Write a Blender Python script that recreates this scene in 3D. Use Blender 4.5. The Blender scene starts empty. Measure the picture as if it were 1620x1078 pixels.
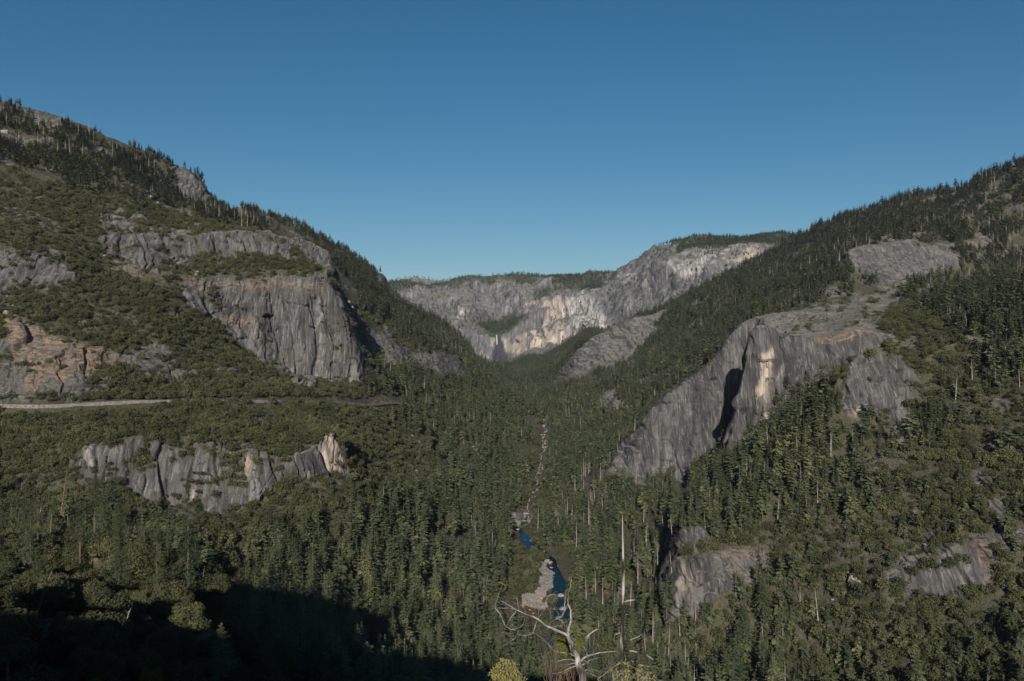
import bpy, math, random
import numpy as np
from mathutils import Vector, Matrix
from mathutils.geometry import delaunay_2d_cdt

C = bpy.context.scene
# ------------------------------------------------------------------ camera
F = 1340.0; CX = 810.0; HY = 545.0            # focal length / principal column / horizon row, in photo pixels
cam_d = bpy.data.cameras.new('camera'); cam = bpy.data.objects.new('camera', cam_d); C.collection.objects.link(cam)
cam.location = (0, 0, 0); cam.rotation_euler = (math.radians(90), 0, 0)
cam_d.sensor_width = 36; cam_d.lens = F / 1620 * 36; cam_d.shift_y = (HY - 539) / 1620
cam_d.clip_start = 0.5; cam_d.clip_end = 60000
C.camera = cam
# ------------------------------------------------------------------ light
SUN_EL = math.radians(21); SUN_AZ = math.radians(183.5)      # azimuth clockwise from +Y (view direction): behind the left shoulder
SV = Vector((math.sin(SUN_AZ) * math.cos(SUN_EL), math.cos(SUN_AZ) * math.cos(SUN_EL), math.sin(SUN_EL)))  # towards the sun
world = bpy.data.worlds.new('World'); C.world = world; world.use_nodes = True
wn = world.node_tree; bg = wn.nodes['Background']
sky = wn.nodes.new('ShaderNodeTexSky'); sky.sky_type = 'NISHITA'; sky.sun_disc = False
sky.sun_elevation = SUN_EL; sky.sun_rotation = SUN_AZ; sky.altitude = 1300
sky.air_density = 1.0; sky.dust_density = 1.8; sky.ozone_density = 2.0
hs = wn.nodes.new('ShaderNodeHueSaturation'); hs.inputs['Saturation'].default_value = 1.35; hs.inputs['Hue'].default_value = 0.49
wn.links.new(sky.outputs[0], hs.inputs['Color']); wn.links.new(hs.outputs[0], bg.inputs[0]); bg.inputs[1].default_value = 0.050
sl = bpy.data.lights.new('sun', 'SUN'); sl.energy = 5.0; sl.angle = math.radians(0.53); sl.color = (1.0, 0.93, 0.84)
sun = bpy.data.objects.new('sun', sl); C.collection.objects.link(sun)
sun.rotation_euler = SV.to_track_quat('Z', 'Y').to_euler(); sun.location = (-300, -500, 400)
C.view_settings.view_transform = 'Standard'; C.view_settings.look = 'None'
C.view_settings.gamma = 1; C.view_settings.use_curve_mapping = False
C.view_settings.exposure = 0.38
cy = C.cycles
cy.max_bounces = 4; cy.diffuse_bounces = 2; cy.glossy_bounces = 2; cy.transmission_bounces = 2; cy.volume_bounces = 0
cy.transparent_max_bounces = 8; cy.use_adaptive_sampling = True; cy.adaptive_threshold = 0.015
rng = np.random.default_rng(7); random.seed(7)

# ------------------------------------------------------------------ noise
def _h(ix, iy, iz, s):
    h = (ix.astype(np.uint32) * np.uint32(374761393) + iy.astype(np.uint32) * np.uint32(668265263)
         + iz.astype(np.uint32) * np.uint32(2147483647 - 70) + np.uint32((s * 974711 + 12345) & 0xffffffff))
    h = (h ^ (h >> np.uint32(13))) * np.uint32(1274126177)
    h = (h ^ (h >> np.uint32(15))) * np.uint32(2246822519)
    return (h ^ (h >> np.uint32(16)))
def vnoise(x, y, z=None, s=0):
    if z is None: z = np.zeros_like(x)
    xi = np.floor(x); yi = np.floor(y); zi = np.floor(z)
    fx = (x - xi).astype(np.float32); fy = (y - yi).astype(np.float32); fz = (z - zi).astype(np.float32)
    xi = xi.astype(np.int64); yi = yi.astype(np.int64); zi = zi.astype(np.int64)
    fx = fx * fx * (3 - 2 * fx); fy = fy * fy * (3 - 2 * fy); fz = fz * fz * (3 - 2 * fz)
    out = 0
    for dz in (0, 1):
        wz = fz if dz else 1 - fz
        for dy in (0, 1):
            wy = fy if dy else 1 - fy
            for dx in (0, 1):
                wx = fx if dx else 1 - fx
                out = out + (_h(xi + dx, yi + dy, zi + dz, s).astype(np.float32) / 4294967296.0) * (wx * wy * wz)
    return out * 2 - 1
def fbm(x, y, z=None, o=4, s=0, g=0.5):
    a = 1.0; t = 0; k = 1.0
    for i in range(o):
        t = t + a * vnoise(x * k, y * k, None if z is None else z * k, s + i * 17); a *= g; k *= 2.03
    return t
def cells(x, y, z, s=0):                     # voronoi F1, F2 and cell id
    xi = np.floor(x).astype(np.int64); yi = np.floor(y).astype(np.int64); zi = np.floor(z).astype(np.int64)
    f1 = np.full(x.shape, 9., np.float32); f2 = f1.copy(); cid = np.zeros(x.shape, np.float32)
    for dx in (-1, 0, 1):
        for dy in (-1, 0, 1):
            for dz in (-1, 0, 1):
                h = _h(xi + dx, yi + dy, zi + dz, s)
                px = (xi + dx) + (h & np.uint32(1023)) / 1023.0; py = (yi + dy) + ((h >> np.uint32(10)) & np.uint32(1023)) / 1023.0
                pz = (zi + dz) + ((h >> np.uint32(20)) & np.uint32(1023)) / 1023.0
                d = np.sqrt((px - x) ** 2 + (py - y) ** 2 + (pz - z) ** 2).astype(np.float32)
                m = d < f1
                f2 = np.where(m, f1, np.minimum(f2, d)); cid = np.where(m, (h % np.uint32(977)) / 977.0, cid); f1 = np.where(m, d, f1)
    return f1, f2, cid
def blur1(a, r, axis):
    if r < 1: return a
    k = np.exp(-0.5 * (np.arange(-int(2.5 * r), int(2.5 * r) + 1) / r) ** 2); k /= k.sum(); n = len(k) // 2
    p = np.pad(a, [(n, n) if i == axis else (0, 0) for i in range(2)], mode='edge')
    out = np.zeros_like(a)
    for i, w in enumerate(k):
        out += w * (p[i:i + a.shape[0]] if axis == 0 else p[:, i:i + a.shape[1]])
    return out

# ------------------------------------------------------------------ survey lines of the land: (column, row, distance)
U0, U1 = -520.0, 2140.0
def L(y, *pts): return [(p[0], p[1], p[2] if len(p) > 2 else y) for p in pts]
LINES = [
 L(2, (U0,1349),(810,1349),(U1,1349)),
 L(60, (U0,1300),(0,1320),(810,1349),(U1,1349)),
 L(150, (U0,1020),(-200,1060),(0,1110),(200,1160),(400,1260),(700,1310),(1200,1320),(U1,1300)),
 L(330, (U0,830),(-200,850),(0,872),(150,885),(260,900),(320,925),(360,1000),(400,1080),(450,1160),(600,1250),(900,1260),(1300,1240),(U1,1150)),
 L(480, (U0,850),(0,905),(200,945),(330,1000),(450,1090),(600,1150),(900,1200),(1300,1180),(1620,1130),(U1,1040)),
 L(700, (U0,800,650),(0,868,650),(200,878,650),(340,900,680),(450,945,700),(550,990,720),(650,1030,740),(760,1078,760),(900,1090,760),(1100,1085,740),(1300,1080,690),(1480,1078,610),(1620,1070,570),(U1,980,540)),
 # lower left cliff
 L(0, (60,790,760),(120,775,770),(200,800,775),(250,838,775),(330,820,785),(400,790,800),(470,762,835),(560,756,905)),
 L(0, (60,770,775),(110,728,800),(180,698,812),(270,692,822),(340,692,825),(400,702,832),(470,714,852),(498,702,868),(520,690,885),(545,696,905),(562,732,930)),
 # road bench
 L(0, (U0,640,820),(0,640,900),(75,644,900),(240,639,950),(400,637,1020),(480,634,1100),(560,634,1250),(650,634,1500),(715,632,1850)),
 L(0, (U0,634,832),(0,634,912),(75,638,912),(240,633,962),(400,632,1035),(480,629,1118),(560,629,1270),(650,630,1530),(715,629,1880)),
 # left dry rocks
 L(0, (U0,590,860),(0,615,940),(60,560,990),(140,545,1040),(260,565,1080),(300,600,1060)),
 L(0, (U0,480,1000),(0,500,1060),(60,505,1080),(150,500,1130),(250,480,1180)),
 # buttress base
 L(0, (190,430,1290),(265,452,1262),(300,485,1268),(340,520,1280),(400,566,1305),(450,602,1340),(500,606,1360),(568,604,1385),(590,606,1480),(620,610,1620)),
 # buttress rim
 L(0, (200,424,1300),(265,441,1300),(340,438,1370),(420,438,1400),(500,432,1400),(524,445,1405),(545,482,1415),(560,530,1415),(571,580,1405),(575,602,1400)),
 # gully right of it
 L(0, (530,465,1570),(556,505,1590),(580,560,1570),(592,604,1540)),
 # shrub band upper edge, upper cliff top
 L(0, (165,404,1335),(230,425,1330),(300,408,1415),(400,400,1455),(480,410,1465),(505,428,1462)),
 L(0, (165,373,1370),(250,371,1410),(340,367,1450),(400,364,1480),(450,371,1500),(490,382,1505),(512,402,1505),(532,436,1500),(548,478,1490)),
 # left shelf rocks
 L(0, (U0,440,1050),(0,458,1120),(50,450,1130),(125,446,1160)),
 L(0, (U0,360,1130),(0,392,1180),(50,396,1185),(95,412,1190),(130,436,1190)),
 # left skyline, with the small dome
 L(0, (U0,40,1500),(-200,100,1750),(-60,140,1880),(0,156,1900),(60,169,1930),(120,189,1960),(170,214,2000),(250,250,2080),(270,262,2095),(300,272,2120),(322,290,2130),(334,312,2140),(340,330,2120)),
 L(0, (255,305,1960),(300,322,2010),(335,328,2050)),
 L(0, (345,325,2350),(380,326,2420),(420,340,2500),(480,361,2600),(520,384,2700),(560,406,2800),(585,428,2880),(600,433,2930),(610,438,2950),(616,455,2960),(650,484,3000),(700,516,3100),(726,534,3150),(740,556,3150),(762,570,3150),(800,597,3050)),
 # behind left ridges
 L(0, (U0,300,2300),(0,330,2500),(300,360,2600),(334,362,2280),(345,345,2280)),
 L(0, (U0,560,4300),(300,560,4300),(600,575,4200),(700,592,4100),(760,598,4100)),
 # slope right of the buttress
 L(0, (545,450,2100),(600,500,2150),(640,560,2050),(690,556,2200),(722,562,2400),(760,590,2600)),
 L(0, (600,600,1700),(640,590,1800),(700,603,2000),(735,594,2250),(770,606,2600),(790,612,2800)),
 # left flank of the valley
 L(0, (600,1010,735),(600,900,835),(600,840,890),(600,780,960),(600,720,1090),(600,655,1330)),
 L(0, (700,1055,750),(700,950,870),(700,850,1030),(700,750,1300),(700,690,1600),(720,640,1950)),
 L(0, (450,945,702),(450,850,800),(450,772,824)),
 L(0, (0,868,652),(0,760,770),(0,700,830)),
 # valley floor
 L(0, (885,1076,775),(888,1000,880),(872,932,1000),(885,900,1055),(827,860,1180),(816,825,1270),(850,780,1450),(860,720,1750),(862,680,2050),(850,650,2500),(835,632,2900),(820,612,3500),(802,592,4400),(788,577,5300)),
 # right flank of the valley floor
 L(0, (1052,1000,862),(1050,905,985),(1000,850,1110),(950,800,1250),(920,752,1480),(900,702,1800),(900,652,2300),(884,624,2720)),
 # spur with grey slabs
 L(0, (884,622,2740),(900,606,2750),(950,590,2760),(1000,572,2780),(1040,545,2850)),
 L(0, (882,606,2940),(890,584,3000),(905,564,3050),(930,540,3080),(960,520,3090),(1000,503,3090),(1040,493,3100),(1080,475,3200),(1120,455,3300),(1160,433,3400),(1200,411,3500),(1250,380,3500),(1300,356,3300),(1350,342,3200),(1400,327,3100),(1450,311,3000),(1520,295,2900),(1570,272,2800),(1620,256,2700),(1800,190,2500),(U1,90,2300)),
 L(0, (800,600,4200),(880,600,4200),(960,560,4200),(1060,520,4200),(1200,470,4200),(1400,450,4200),(1620,420,4000),(U1,380,3800)),
 # slopes behind the big slab
 L(0, (1000,620,2200),(1050,592,2250),(1100,560,2300),(1150,505,2600),(1200,472,2700),(1250,440,2800)),
 L(0, (1000,705,1750),(1060,662,1800),(1100,628,1850),(1150,585,1900),(1185,545,1950),(1240,508,2000),(1300,497,2050),(1400,472,2120),(1500,455,2150),(1620,446,2200)),
 # dome
 L(0, (1335,398,2350),(1370,390,2360),(1400,387,2360),(1440,385,2350),(1480,396,2310),(1522,408,2250)),
 L(0, (1340,420,2270),(1400,449,2210),(1470,442,2200),(1520,418,2210)),
 # big slab: silhouette; face base; recess; pillar and wall standing forward; base
 L(0, (962,746,1440),(985,706,1470),(1010,670,1470),(1030,646,1465),(1060,620,1460),(1100,590,1460),(1130,565,1462),(1150,540,1468),(1165,517,1474),(1185,504,1480),(1196,500,1490),(1240,492,1530),(1300,480,1600),(1350,471,1660),(1400,459,1720),(1460,452,1800),(1540,445,1850),(1620,441,1900),(1800,420,1900),(U1,380,1900)),
 L(0, (962,752,1400),(1000,752,1385),(1050,775,1370),(1090,760,1365),(1128,745,1362),(1144,740,1366),(1150,735,1428),(1186,728,1440)),
 L(0, (1128,640,1400),(1144,625,1402),(1150,610,1448),(1186,600,1455)),
 L(0, (1190,716,1238),(1220,680,1236),(1250,640,1240),(1290,620,1240),(1330,615,1235),(1380,620,1220),(1450,600,1190)),
 L(0, (1190,524,1262),(1200,519,1264),(1228,523,1266),(1236,541,1285),(1250,538,1290),(1310,539,1288),(1360,526,1285),(1400,530,1280),(1450,522,1270)),
 # near spur on the right: crest
 L(0, (1040,800,1150),(1090,790,1060),(1140,755,990),(1190,715,960),(1240,678,960),(1290,650,960),(1330,600,960),(1350,572,965),(1400,556,975),(1440,580,985),(1480,556,1010),(1560,510,1090),(1620,470,1180),(U1,300,1250)),
 L(0, (1060,805,1200),(1140,775,1150),(1190,740,1130),(1240,700,1130),(1330,650,1120),(1420,600,1110),(1500,565,1130),(1560,525,1180)),
 L(0, (1300,662,905),(1335,655,915),(1390,652,918),(1420,700,905),(1455,665,930)),
 L(0, (1190,765,862),(1300,745,835),(1450,715,850),(1560,655,880),(1620,600,905),(U1,450,900)),
 # pale buttress low in the middle, its dark recess, cliffs low on the right
 L(0, (1076,836,838),(1110,829,836),(1150,856,826),(1215,880,808)),
 L(0, (1068,978,786),(1100,968,776),(1150,925,776),(1215,906,784)),
 L(0, (1060,838,925),(1058,900,890),(1056,985,810)),
 L(0, (1250,850,790),(1390,888,716),(1450,874,712),(1520,853,708),(1560,842,706),(1620,842,700),(U1,700,660)),
 L(0, (1392,917,694),(1460,948,686),(1540,950,680),(1620,935,672),(U1,800,630)),
 # head wall of the valley: base, lower rim with the hanging valley, upper rim, beyond
 L(0, (U0,600,5300),(560,590,5400),(700,585,5600),(750,582,5750),(785,573,5800),(812,570,5760),(850,556,5600),(890,542,5450),(920,524,5300),(980,505,5000),(1060,478,4800),(1130,440,4700),(1250,420,4600),(U1,400,4500)),
 L(0, (U0,560,5900),(560,540,5950),(620,533,5950),(700,528,5950),(740,520,5950),(770,527,5930),(785,530,5925),(800,527,5900),(830,504,5880),(868,478,5850),(884,468,5850),(905,474,5800),(960,466,5600),(1000,452,5300),(1060,428,5050),(1130,398,4950),(1205,388,4900),(1260,400,4850)),
 L(0, (740,500,6300),(785,512,6500),(835,492,6250)),
 L(0, (U0,500,7200),(560,452,7200),(615,445,7200),(640,438,7300),(655,434,7400),(672,438,7400),(695,443,7300),(740,438,7200),(800,436,7200),(860,436,7100),(920,438,6900),(970,433,6500),(1000,421,6200),(1030,408,5950),(1042,394,5700),(1060,385,5600),(1100,378,5600),(1180,379,5700),(1240,372,5700),(1300,385,5700),(U1,400,5600)),
 L(0, (U0,545,9500),(700,545,9500),(1200,545,9500),(U1,545,9500)),
]
LS = 420.0
def build_tin():
    vs, ed, val, idx = [], [], [], {}
    for ln in LINES:
        prev = None
        for (px, py, y) in ln:
            k = (round(px, 1), round(y, 1))
            if k not in idx:
                idx[k] = len(vs); vs.append(Vector((px, math.log(y) * LS))); val.append(py)
            i = idx[k]
            if prev is not None and prev != i: ed.append((prev, i))
            prev = i
    ov, oe, of, oov, ooe, oof = delaunay_2d_cdt(vs, ed, [], 0, 1e-4)
    nv = []
    for j, v in enumerate(ov):
        if oov[j]: nv.append(val[oov[j][0]])
        else:
            best = (1e9, 545)
            for a, b in ed:
                A, B = vs[a], vs[b]; d = B - A; t = max(0, min(1, (v - A).dot(d) / d.length_squared)); q = (v - (A + d * t)).length
                if q < best[0]: best = (q, val[a] + (val[b] - val[a]) * t)
            nv.append(best[1]); print('CROSS', round(v[0]), round(math.exp(v[1] / LS)), round(best[1]))
    return np.array([[v[0], v[1]] for v in ov]), np.array(nv), of
# regular survey grid in (column, log distance)
GU = np.arange(U0 + 2, U1 - 2, 2.5)
GL = np.concatenate([np.linspace(math.log(2.1), math.log(330), 160, endpoint=False), np.linspace(math.log(330), math.log(9400), 2300)])
def raster(tv, tz, tf):
    Z = np.full((len(GL), len(GU)), np.nan)
    gl = GL * LS
    for f in tf:
        for k in range(1, len(f) - 1):
            a, b, c = f[0], f[k], f[k + 1]
            A, B, Cc = tv[a], tv[b], tv[c]
            i0, i1 = np.searchsorted(GU, min(A[0], B[0], Cc[0]) - 1e-6), np.searchsorted(GU, max(A[0], B[0], Cc[0]) + 1e-6)
            j0, j1 = np.searchsorted(gl, min(A[1], B[1], Cc[1]) - 1e-6), np.searchsorted(gl, max(A[1], B[1], Cc[1]) + 1e-6)
            if i1 <= i0 or j1 <= j0: continue
            X, Y = np.meshgrid(GU[i0:i1], gl[j0:j1])
            d = (B[0]-A[0])*(Cc[1]-A[1]) - (Cc[0]-A[0])*(B[1]-A[1])
            if abs(d) < 1e-9: continue
            w1 = ((X-A[0])*(Cc[1]-A[1]) - (Cc[0]-A[0])*(Y-A[1])) / d
            w2 = ((B[0]-A[0])*(Y-A[1]) - (X-A[0])*(B[1]-A[1])) / d
            m = (w1 >= -1e-6) & (w2 >= -1e-6) & (w1 + w2 <= 1 + 1e-6)
            z = tz[a]*(1-w1-w2) + tz[b]*w1 + tz[c]*w2
            sub = Z[j0:j1, i0:i1]; sub[m] = z[m]
    return Z
tv, tz, tf = build_tin()
PYG = raster(tv, tz, tf)
bad = np.isnan(PYG)
if bad.any():
    print('NAN', bad.sum()); PYG[bad] = 600
PYA = blur1(blur1(PYG, 1.4, 1), 2.0, 0); PYB = blur1(blur1(PYG, 11, 1), 16, 0); PYG = PYA
YG = np.exp(GL)[:, None] * np.ones(len(GU))[None]
XG = (GU[None] - CX) / F * YG
ZG = -(PYG - HY) / F * YG
# undulation of the ground: gullies and knolls, growing with distance from the camera
amp = np.clip((YG - 250) / 500, 0, 1)
far = np.clip((YG - 4300) / 700, 0, 1)
# ------------------------------------------------------------------ ground cover map, surveyed as polygons (column, row) within a distance range
ROCK = [  # polygon, ymin, ymax, strength
 ([(262,443),(340,436),(420,438),(500,431),(530,448),(552,490),(572,560),(580,606),(530,612),(472,612),(440,592),(398,562),(350,520),(300,482)],1150,1480,1),
 ([(163,376),(250,366),(400,360),(480,372),(515,395),(552,460),(545,480),(528,450),(500,424),(470,408),(380,400),(310,404),(285,426),(230,432),(190,428),(168,404)],1250,1560,1),
 ([(0,392),(50,396),(92,414),(128,440),(90,450),(40,452),(0,464),(-520,460),(-520,350)],1050,1260,1),
 ([(5,500),(45,503),(80,530),(130,548),(200,556),(250,552),(285,565),(268,585),(205,600),(180,622),(120,634),(0,632),(-60,600),(25,560),(20,530)],850,1250,.8),
 ([(215,540),(262,545),(282,562),(250,566),(225,556)],900,1300,.9),
 ([(103,735),(125,715),(180,697),(232,688),(272,704),(330,692),(400,703),(470,714),(498,703),(512,682),(540,688),(562,745),(520,752),(470,756),(432,768),(402,796),(340,818),(300,835),(245,838),(238,800),(205,772),(170,765),(130,775)],740,900,1),
 ([(50,757),(72,757),(90,785),(60,785)],600,800,1),
 ([(262,262),(290,262),(325,288),(338,320),(320,330),(290,318),(272,300)],1900,2160,1),
 ([(132,222),(165,230),(200,262),(185,262),(150,245)],1500,2100,.8),([(30,174),(70,174),(100,188),(70,192),(36,190)],1500,2100,.9),
 ([(150,335),(195,335),(215,365),(158,360)],1200,1800,.9),([(0,240),(20,244),(40,260),(10,268)],1200,2000,.7),
 ([(40,330),(90,350),(60,360),(20,350)],1100,2000,.6),
 ([(578,515),(600,520),(640,560),(690,552),(722,560),(738,592),(700,598),(655,580),(620,586),(590,575),(572,545)],1500,2700,.8),
 ([(588,425),(606,430),(616,450),(613,478),(600,462)],2600,3100,.9),([(510,398),(535,400),(545,430),(530,440)],1300,1520,.8),
 ([(878,626),(882,588),(905,562),(930,538),(960,516),(1000,500),(1048,488),(1056,500),(1030,535),(1010,560),(985,575),(945,585),(905,606)],2600,3200,1),
 ([(955,748),(968,725),(985,700),(1030,640),(1100,586),(1130,560),(1160,515),(1185,500),(1240,488),(1290,520),(1380,522),(1420,530),(1400,560),(1375,575),(1340,602),(1260,622),(1190,682),(1140,735),(1090,760),(1050,775),(1000,756)],1180,1560,1),
 ([(1185,500),(1240,487),(1300,476),(1400,455),(1460,447),(1545,438),(1545,452),(1480,462),(1420,490),(1380,520),(1300,530),(1230,525)],1300,1950,.75),
 ([(1335,610),(1345,572),(1380,556),(1425,565),(1460,615),(1462,650),(1436,702),(1412,700),(1396,655),(1335,655)],840,1030,1),
 ([(1330,400),(1370,386),(1440,380),(1500,392),(1528,408),(1485,436),(1440,446),(1400,452),(1355,430)],2150,2380,1),
 ([(1388,882),(1450,874),(1500,862),(1530,845),(1575,842),(1592,860),(1560,935),(1520,955),(1462,948),(1400,920)],640,760,1),
 ([(1072,832),(1118,826),(1124,862),(1110,872),(1076,872)],760,900,1),([(1074,890),(1120,880),(1150,870),(1218,868),(1222,905),(1190,918),(1150,935),(1110,968),(1066,985)],740,900,.95),
 ([(1045,830),(1076,830),(1068,990),(1048,990)],780,1000,1),
 ([(657,690),(690,688),(706,708),(690,730),(662,722)],900,1500,.95),([(950,625),(970,612),(985,640),(960,660),(948,650)],1400,2500,.95),
 ([(1538,745),(1560,735),(1565,760),(1545,780)],600,1000,1),([(1560,790),(1585,790),(1590,830),(1570,835)],600,1000,.8),([(1600,835),(1630,830),(1630,870),(1606,868)],500,1000,.9),
 ([(1555,635),(1595,632),(1598,650),(1565,652)],700,1000,.8),([(1440,805),(1452,800),(1460,825),(1440,828)],600,900,.8),([(1520,520),(1560,515),(1575,535),(1530,550)],900,1300,.6),
 ([(385,655),(430,640),(440,672),(400,678)],800,1200,.55),([(330,665),(355,668),(372,690),(345,690)],780,900,.9),([(700,560),(720,555),(740,590),(725,600)],1800,2700,.8),
 ([(200,850),(222,848),(224,872),(208,874)],500,700,.9),
 ([(1040,430),(1110,440),(1130,470),(1080,480),(1050,470)],2600,3300,.45),([(1270,500),(1350,490),(1380,480),(1380,520),(1300,528)],1300,1900,.5),
 ([(1550,300),(1600,275),(1640,262),(1640,280),(1590,292),(1545,318)],2400,3000,.7),([(1500,330),(1540,310),(1560,325),(1520,345)],2300,3000,.4),
 ([(800,810),(838,812),(838,830),(806,838)],1150,1400,.9),
]
DRY = [([(5,500),(45,503),(80,530),(150,545),(200,560),(140,600),(60,600),(20,570)],850,1250,1),([(30,600),(120,560),(140,590),(40,625)],850,1250,.9),
 ([(1110,880),(1150,868),(1225,872),(1222,884),(1150,884)],700,900,.55),([(1540,850),(1600,860),(1590,890),(1560,930),(1550,890)],600,800,.5),([(1150,895),(1220,898),(1215,908),(1160,905)],700,900,.5),
 ([(310,500),(400,505),(395,518),(330,516)],1200,1400,.9),([(170,404),(200,432),(300,432),(330,446),(480,442),(520,450),(480,455),(340,458),(260,450),(180,440)],1250,1450,.6),
 ([(590,628),(620,626),(625,640),(590,640)],1200,1600,.9),([(745,585),(775,590),(770,600),(750,597)],2000,3200,1),([(1280,530),(1370,522),(1400,530),(1300,545)],1280,1420,.9),([(1600,470),(1640,460),(1640,480)],1000,1400,.6)]
WARM = [([(1200,560),(1213,545),(1217,600),(1213,650),(1203,692),(1196,660)],1200,1450,.9),([(1226,582),(1240,572),(1238,600),(1228,612)],1200,1450,.5),
 ([(858,470),(885,466),(900,500),(890,545),(850,560),(830,545),(850,510)],5000,5990,1),([(820,530),(850,520),(850,560),(795,560),(795,535)],5300,5990,.6),([(1135,395),(1205,388),(1200,412),(1140,416)],4500,5200,.9),
 ([(770,535),(782,530),(778,560),(765,570)],5300,5990,.8),([(830,480),(850,470),(845,490),(830,500)],5600,6500,.6),
 ([(505,690),(545,690),(552,740),(512,745)],780,900,1),([(385,715),(400,730),(392,760),(380,765)],780,900,.8),([(1075,880),(1110,930),(1100,980),(1070,980)],740,860,.4),
 ([(300,775),(312,775),(310,805),(300,800)],780,900,.9),([(1345,650),(1360,640),(1362,660),(1350,665)],840,1000,.7),([(1400,680),(1436,690),(1420,705)],840,1000,.4)]
PALE = [([(900,470),(945,470),(960,510),(940,545),(905,540)],5000,5990,.8),([(722,480),(730,478),(728,520),(718,522)],5700,6500,.9),([(640,430),(672,432),(676,444),(636,442)],7000,7600,.9),
 ([(1040,405),(1140,400),(1140,425),(1070,435)],4600,5300,.6),([(975,440),(1010,430),(1000,450)],5000,6000,.5),([(497,470),(503,470),(508,600),(501,600)],1200,1450,.4),([(140,705),(150,700),(150,735),(142,738)],740,900,.8)]
WET = [([(779,525),(791,525),(801,575),(770,580)],5500,5990,1)]
SHADE = []  # none: shade comes from the sun only
GREEN = [([(757,508),(800,500),(832,505),(800,528),(786,532),(770,526)],5890,6500,1),([(870,425),(960,440),(940,462),(880,450)],5900,7000,.7),([(830,450),(870,455),(880,470),(850,475)],5850,6600,.5),
 ([(560,425),(1000,420),(1000,436),(760,446),(560,466)],6500,7200,.7),([(1060,372),(1260,366),(1260,384),(1200,386),(1120,392),(1070,398)],5100,5800,1)]
CONIF = [  # where tall conifers stand: polygon, ymin, ymax, density (0..1)
 ([(U0,0),(340,280),(340,340),(280,310),(200,325),(120,300),(60,260),(U0,300)],1400,2200,.8),([(190,240),(300,300),(400,340),(420,370),(330,345),(200,300)],1500,2200,.9),
 ([(335,290),(460,345),(600,425),(618,470),(730,530),(745,560),(700,565),(640,540),(580,500),(540,430),(500,385),(400,345)],1600,3300,.8),
 ([(560,560),(740,560),(800,600),(840,640),(830,700),(780,760),(700,760),(600,700),(560,640)],1300,3300,.35),
 ([(380,880),(520,860),(640,780),(760,720),(840,700),(830,780),(800,830),(805,900),(790,1000),(900,1078),(900,1200),(400,1200)],450,1600,1),
 ([(760,600),(900,600),(1000,640),(1000,700),(940,760),(900,800),(860,800),(862,700),(840,660)],1300,6000,1),
 ([(780,575),(850,556),(930,500),(960,560),(900,600),(880,640),(800,620)],2400,5900,1),
 ([(870,770),(960,760),(1060,780),(1080,840),(1060,980),(1060,1200),(900,1200),(905,960),(905,900),(850,860),(845,830)],600,1500,1),
 ([(1000,500),(1060,480),(1160,420),(1260,350),(1640,230),(U1,60),(U1,420),(1640,420),(1540,445),(1400,440),(1240,495),(1180,505),(1100,590),(1030,650),(980,710),(960,740),(880,760),(870,700),(900,640),(1000,560)],1450,3700,.95),
 ([(1090,760),(1150,700),(1200,650),(1290,590),(1340,600),(1400,680),(1470,660),(1560,560),(1480,500),(1400,480),(1420,460),(1640,400),(U1,300),(U1,600),(1560,640),(1400,780),(1240,850),(1120,870),(1080,820)],780,2000,.9),
 ([(1060,980),(1150,930),(1250,900),(1300,1000),(1240,1200),(1050,1200)],500,800,.7),
 ([(1240,850),(1640,700),(U1,600),(U1,1200),(1240,1200)],400,900,.22),
 ([(U0,760),(160,740),(340,850),(340,960),(U0,960)],500,700,.25),
 ([(U0,790),(420,850),(470,1250),(U0,1250)],265,500,.12),
]
OAK = [
 ([(U0,790),(420,850),(470,1250),(U0,1250)],235,500,.7),
 ([(U0,430),(0,430),(130,420),(200,440),(300,490),(400,570),(460,605),(720,600),(760,600),(840,700),(800,800),(640,860),(500,920),(330,960),(U0,960)],500,2600,1),
 ([(U0,280),(0,280),(120,300),(280,330),(420,360),(200,370),(150,420),(U0,440)],1100,2000,.4),
 ([(300,408),(400,396),(500,420),(500,434),(420,430),(300,428)],1290,1500,1.6),
 ([(570,480),(700,540),(740,560),(730,600),(600,600),(570,560)],1500,3000,.6),
 ([(1060,870),(1250,820),(1640,700),(U1,600),(U1,1200),(1060,1200)],400,900,1),
 ([(1250,620),(1640,420),(U1,300),(U1,600),(1640,860),(1240,850)],600,1300,.65),
 ([(1080,770),(1180,820),(1220,870),(1060,880)],600,1200,.7),
 ([(800,740),(900,770),(900,960),(790,960)],850,1700,.5),
 ([(960,700),(1020,630),(1100,620),(1060,700)],1500,2300,.6),
 ([(1400,492),(1545,458),(1640,440),(1640,560),(1440,600),(1390,540)],1000,2000,.7),
]
def soft_raster(polys):
    """each polygon -> list of (bounds, mask array on a 2-px map) slightly softened"""
    out = []
    for pl, y0, y1, s in polys:
        p = np.array(pl, float); bx0, by0 = p.min(0) - 12; bx1, by1 = p.max(0) + 12
        xs = np.arange(bx0, bx1, 2.0); ys = np.arange(by0, by1, 2.0)
        X, Y = np.meshgrid(xs, ys); ins = np.zeros(X.shape, bool)
        for i in range(len(p)):
            (xa, ya), (xb, yb) = p[i - 1], p[i]
            if ya == yb: continue
            c = ((ya > Y) != (yb > Y)) & (X < (xb - xa) * (Y - ya) / (yb - ya) + xa); ins ^= c
        m = blur1(blur1(ins.astype(np.float32), 1.2, 0), 1.2, 1)
        out.append((bx0, by0, m, y0, y1, s))
    return out
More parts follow.
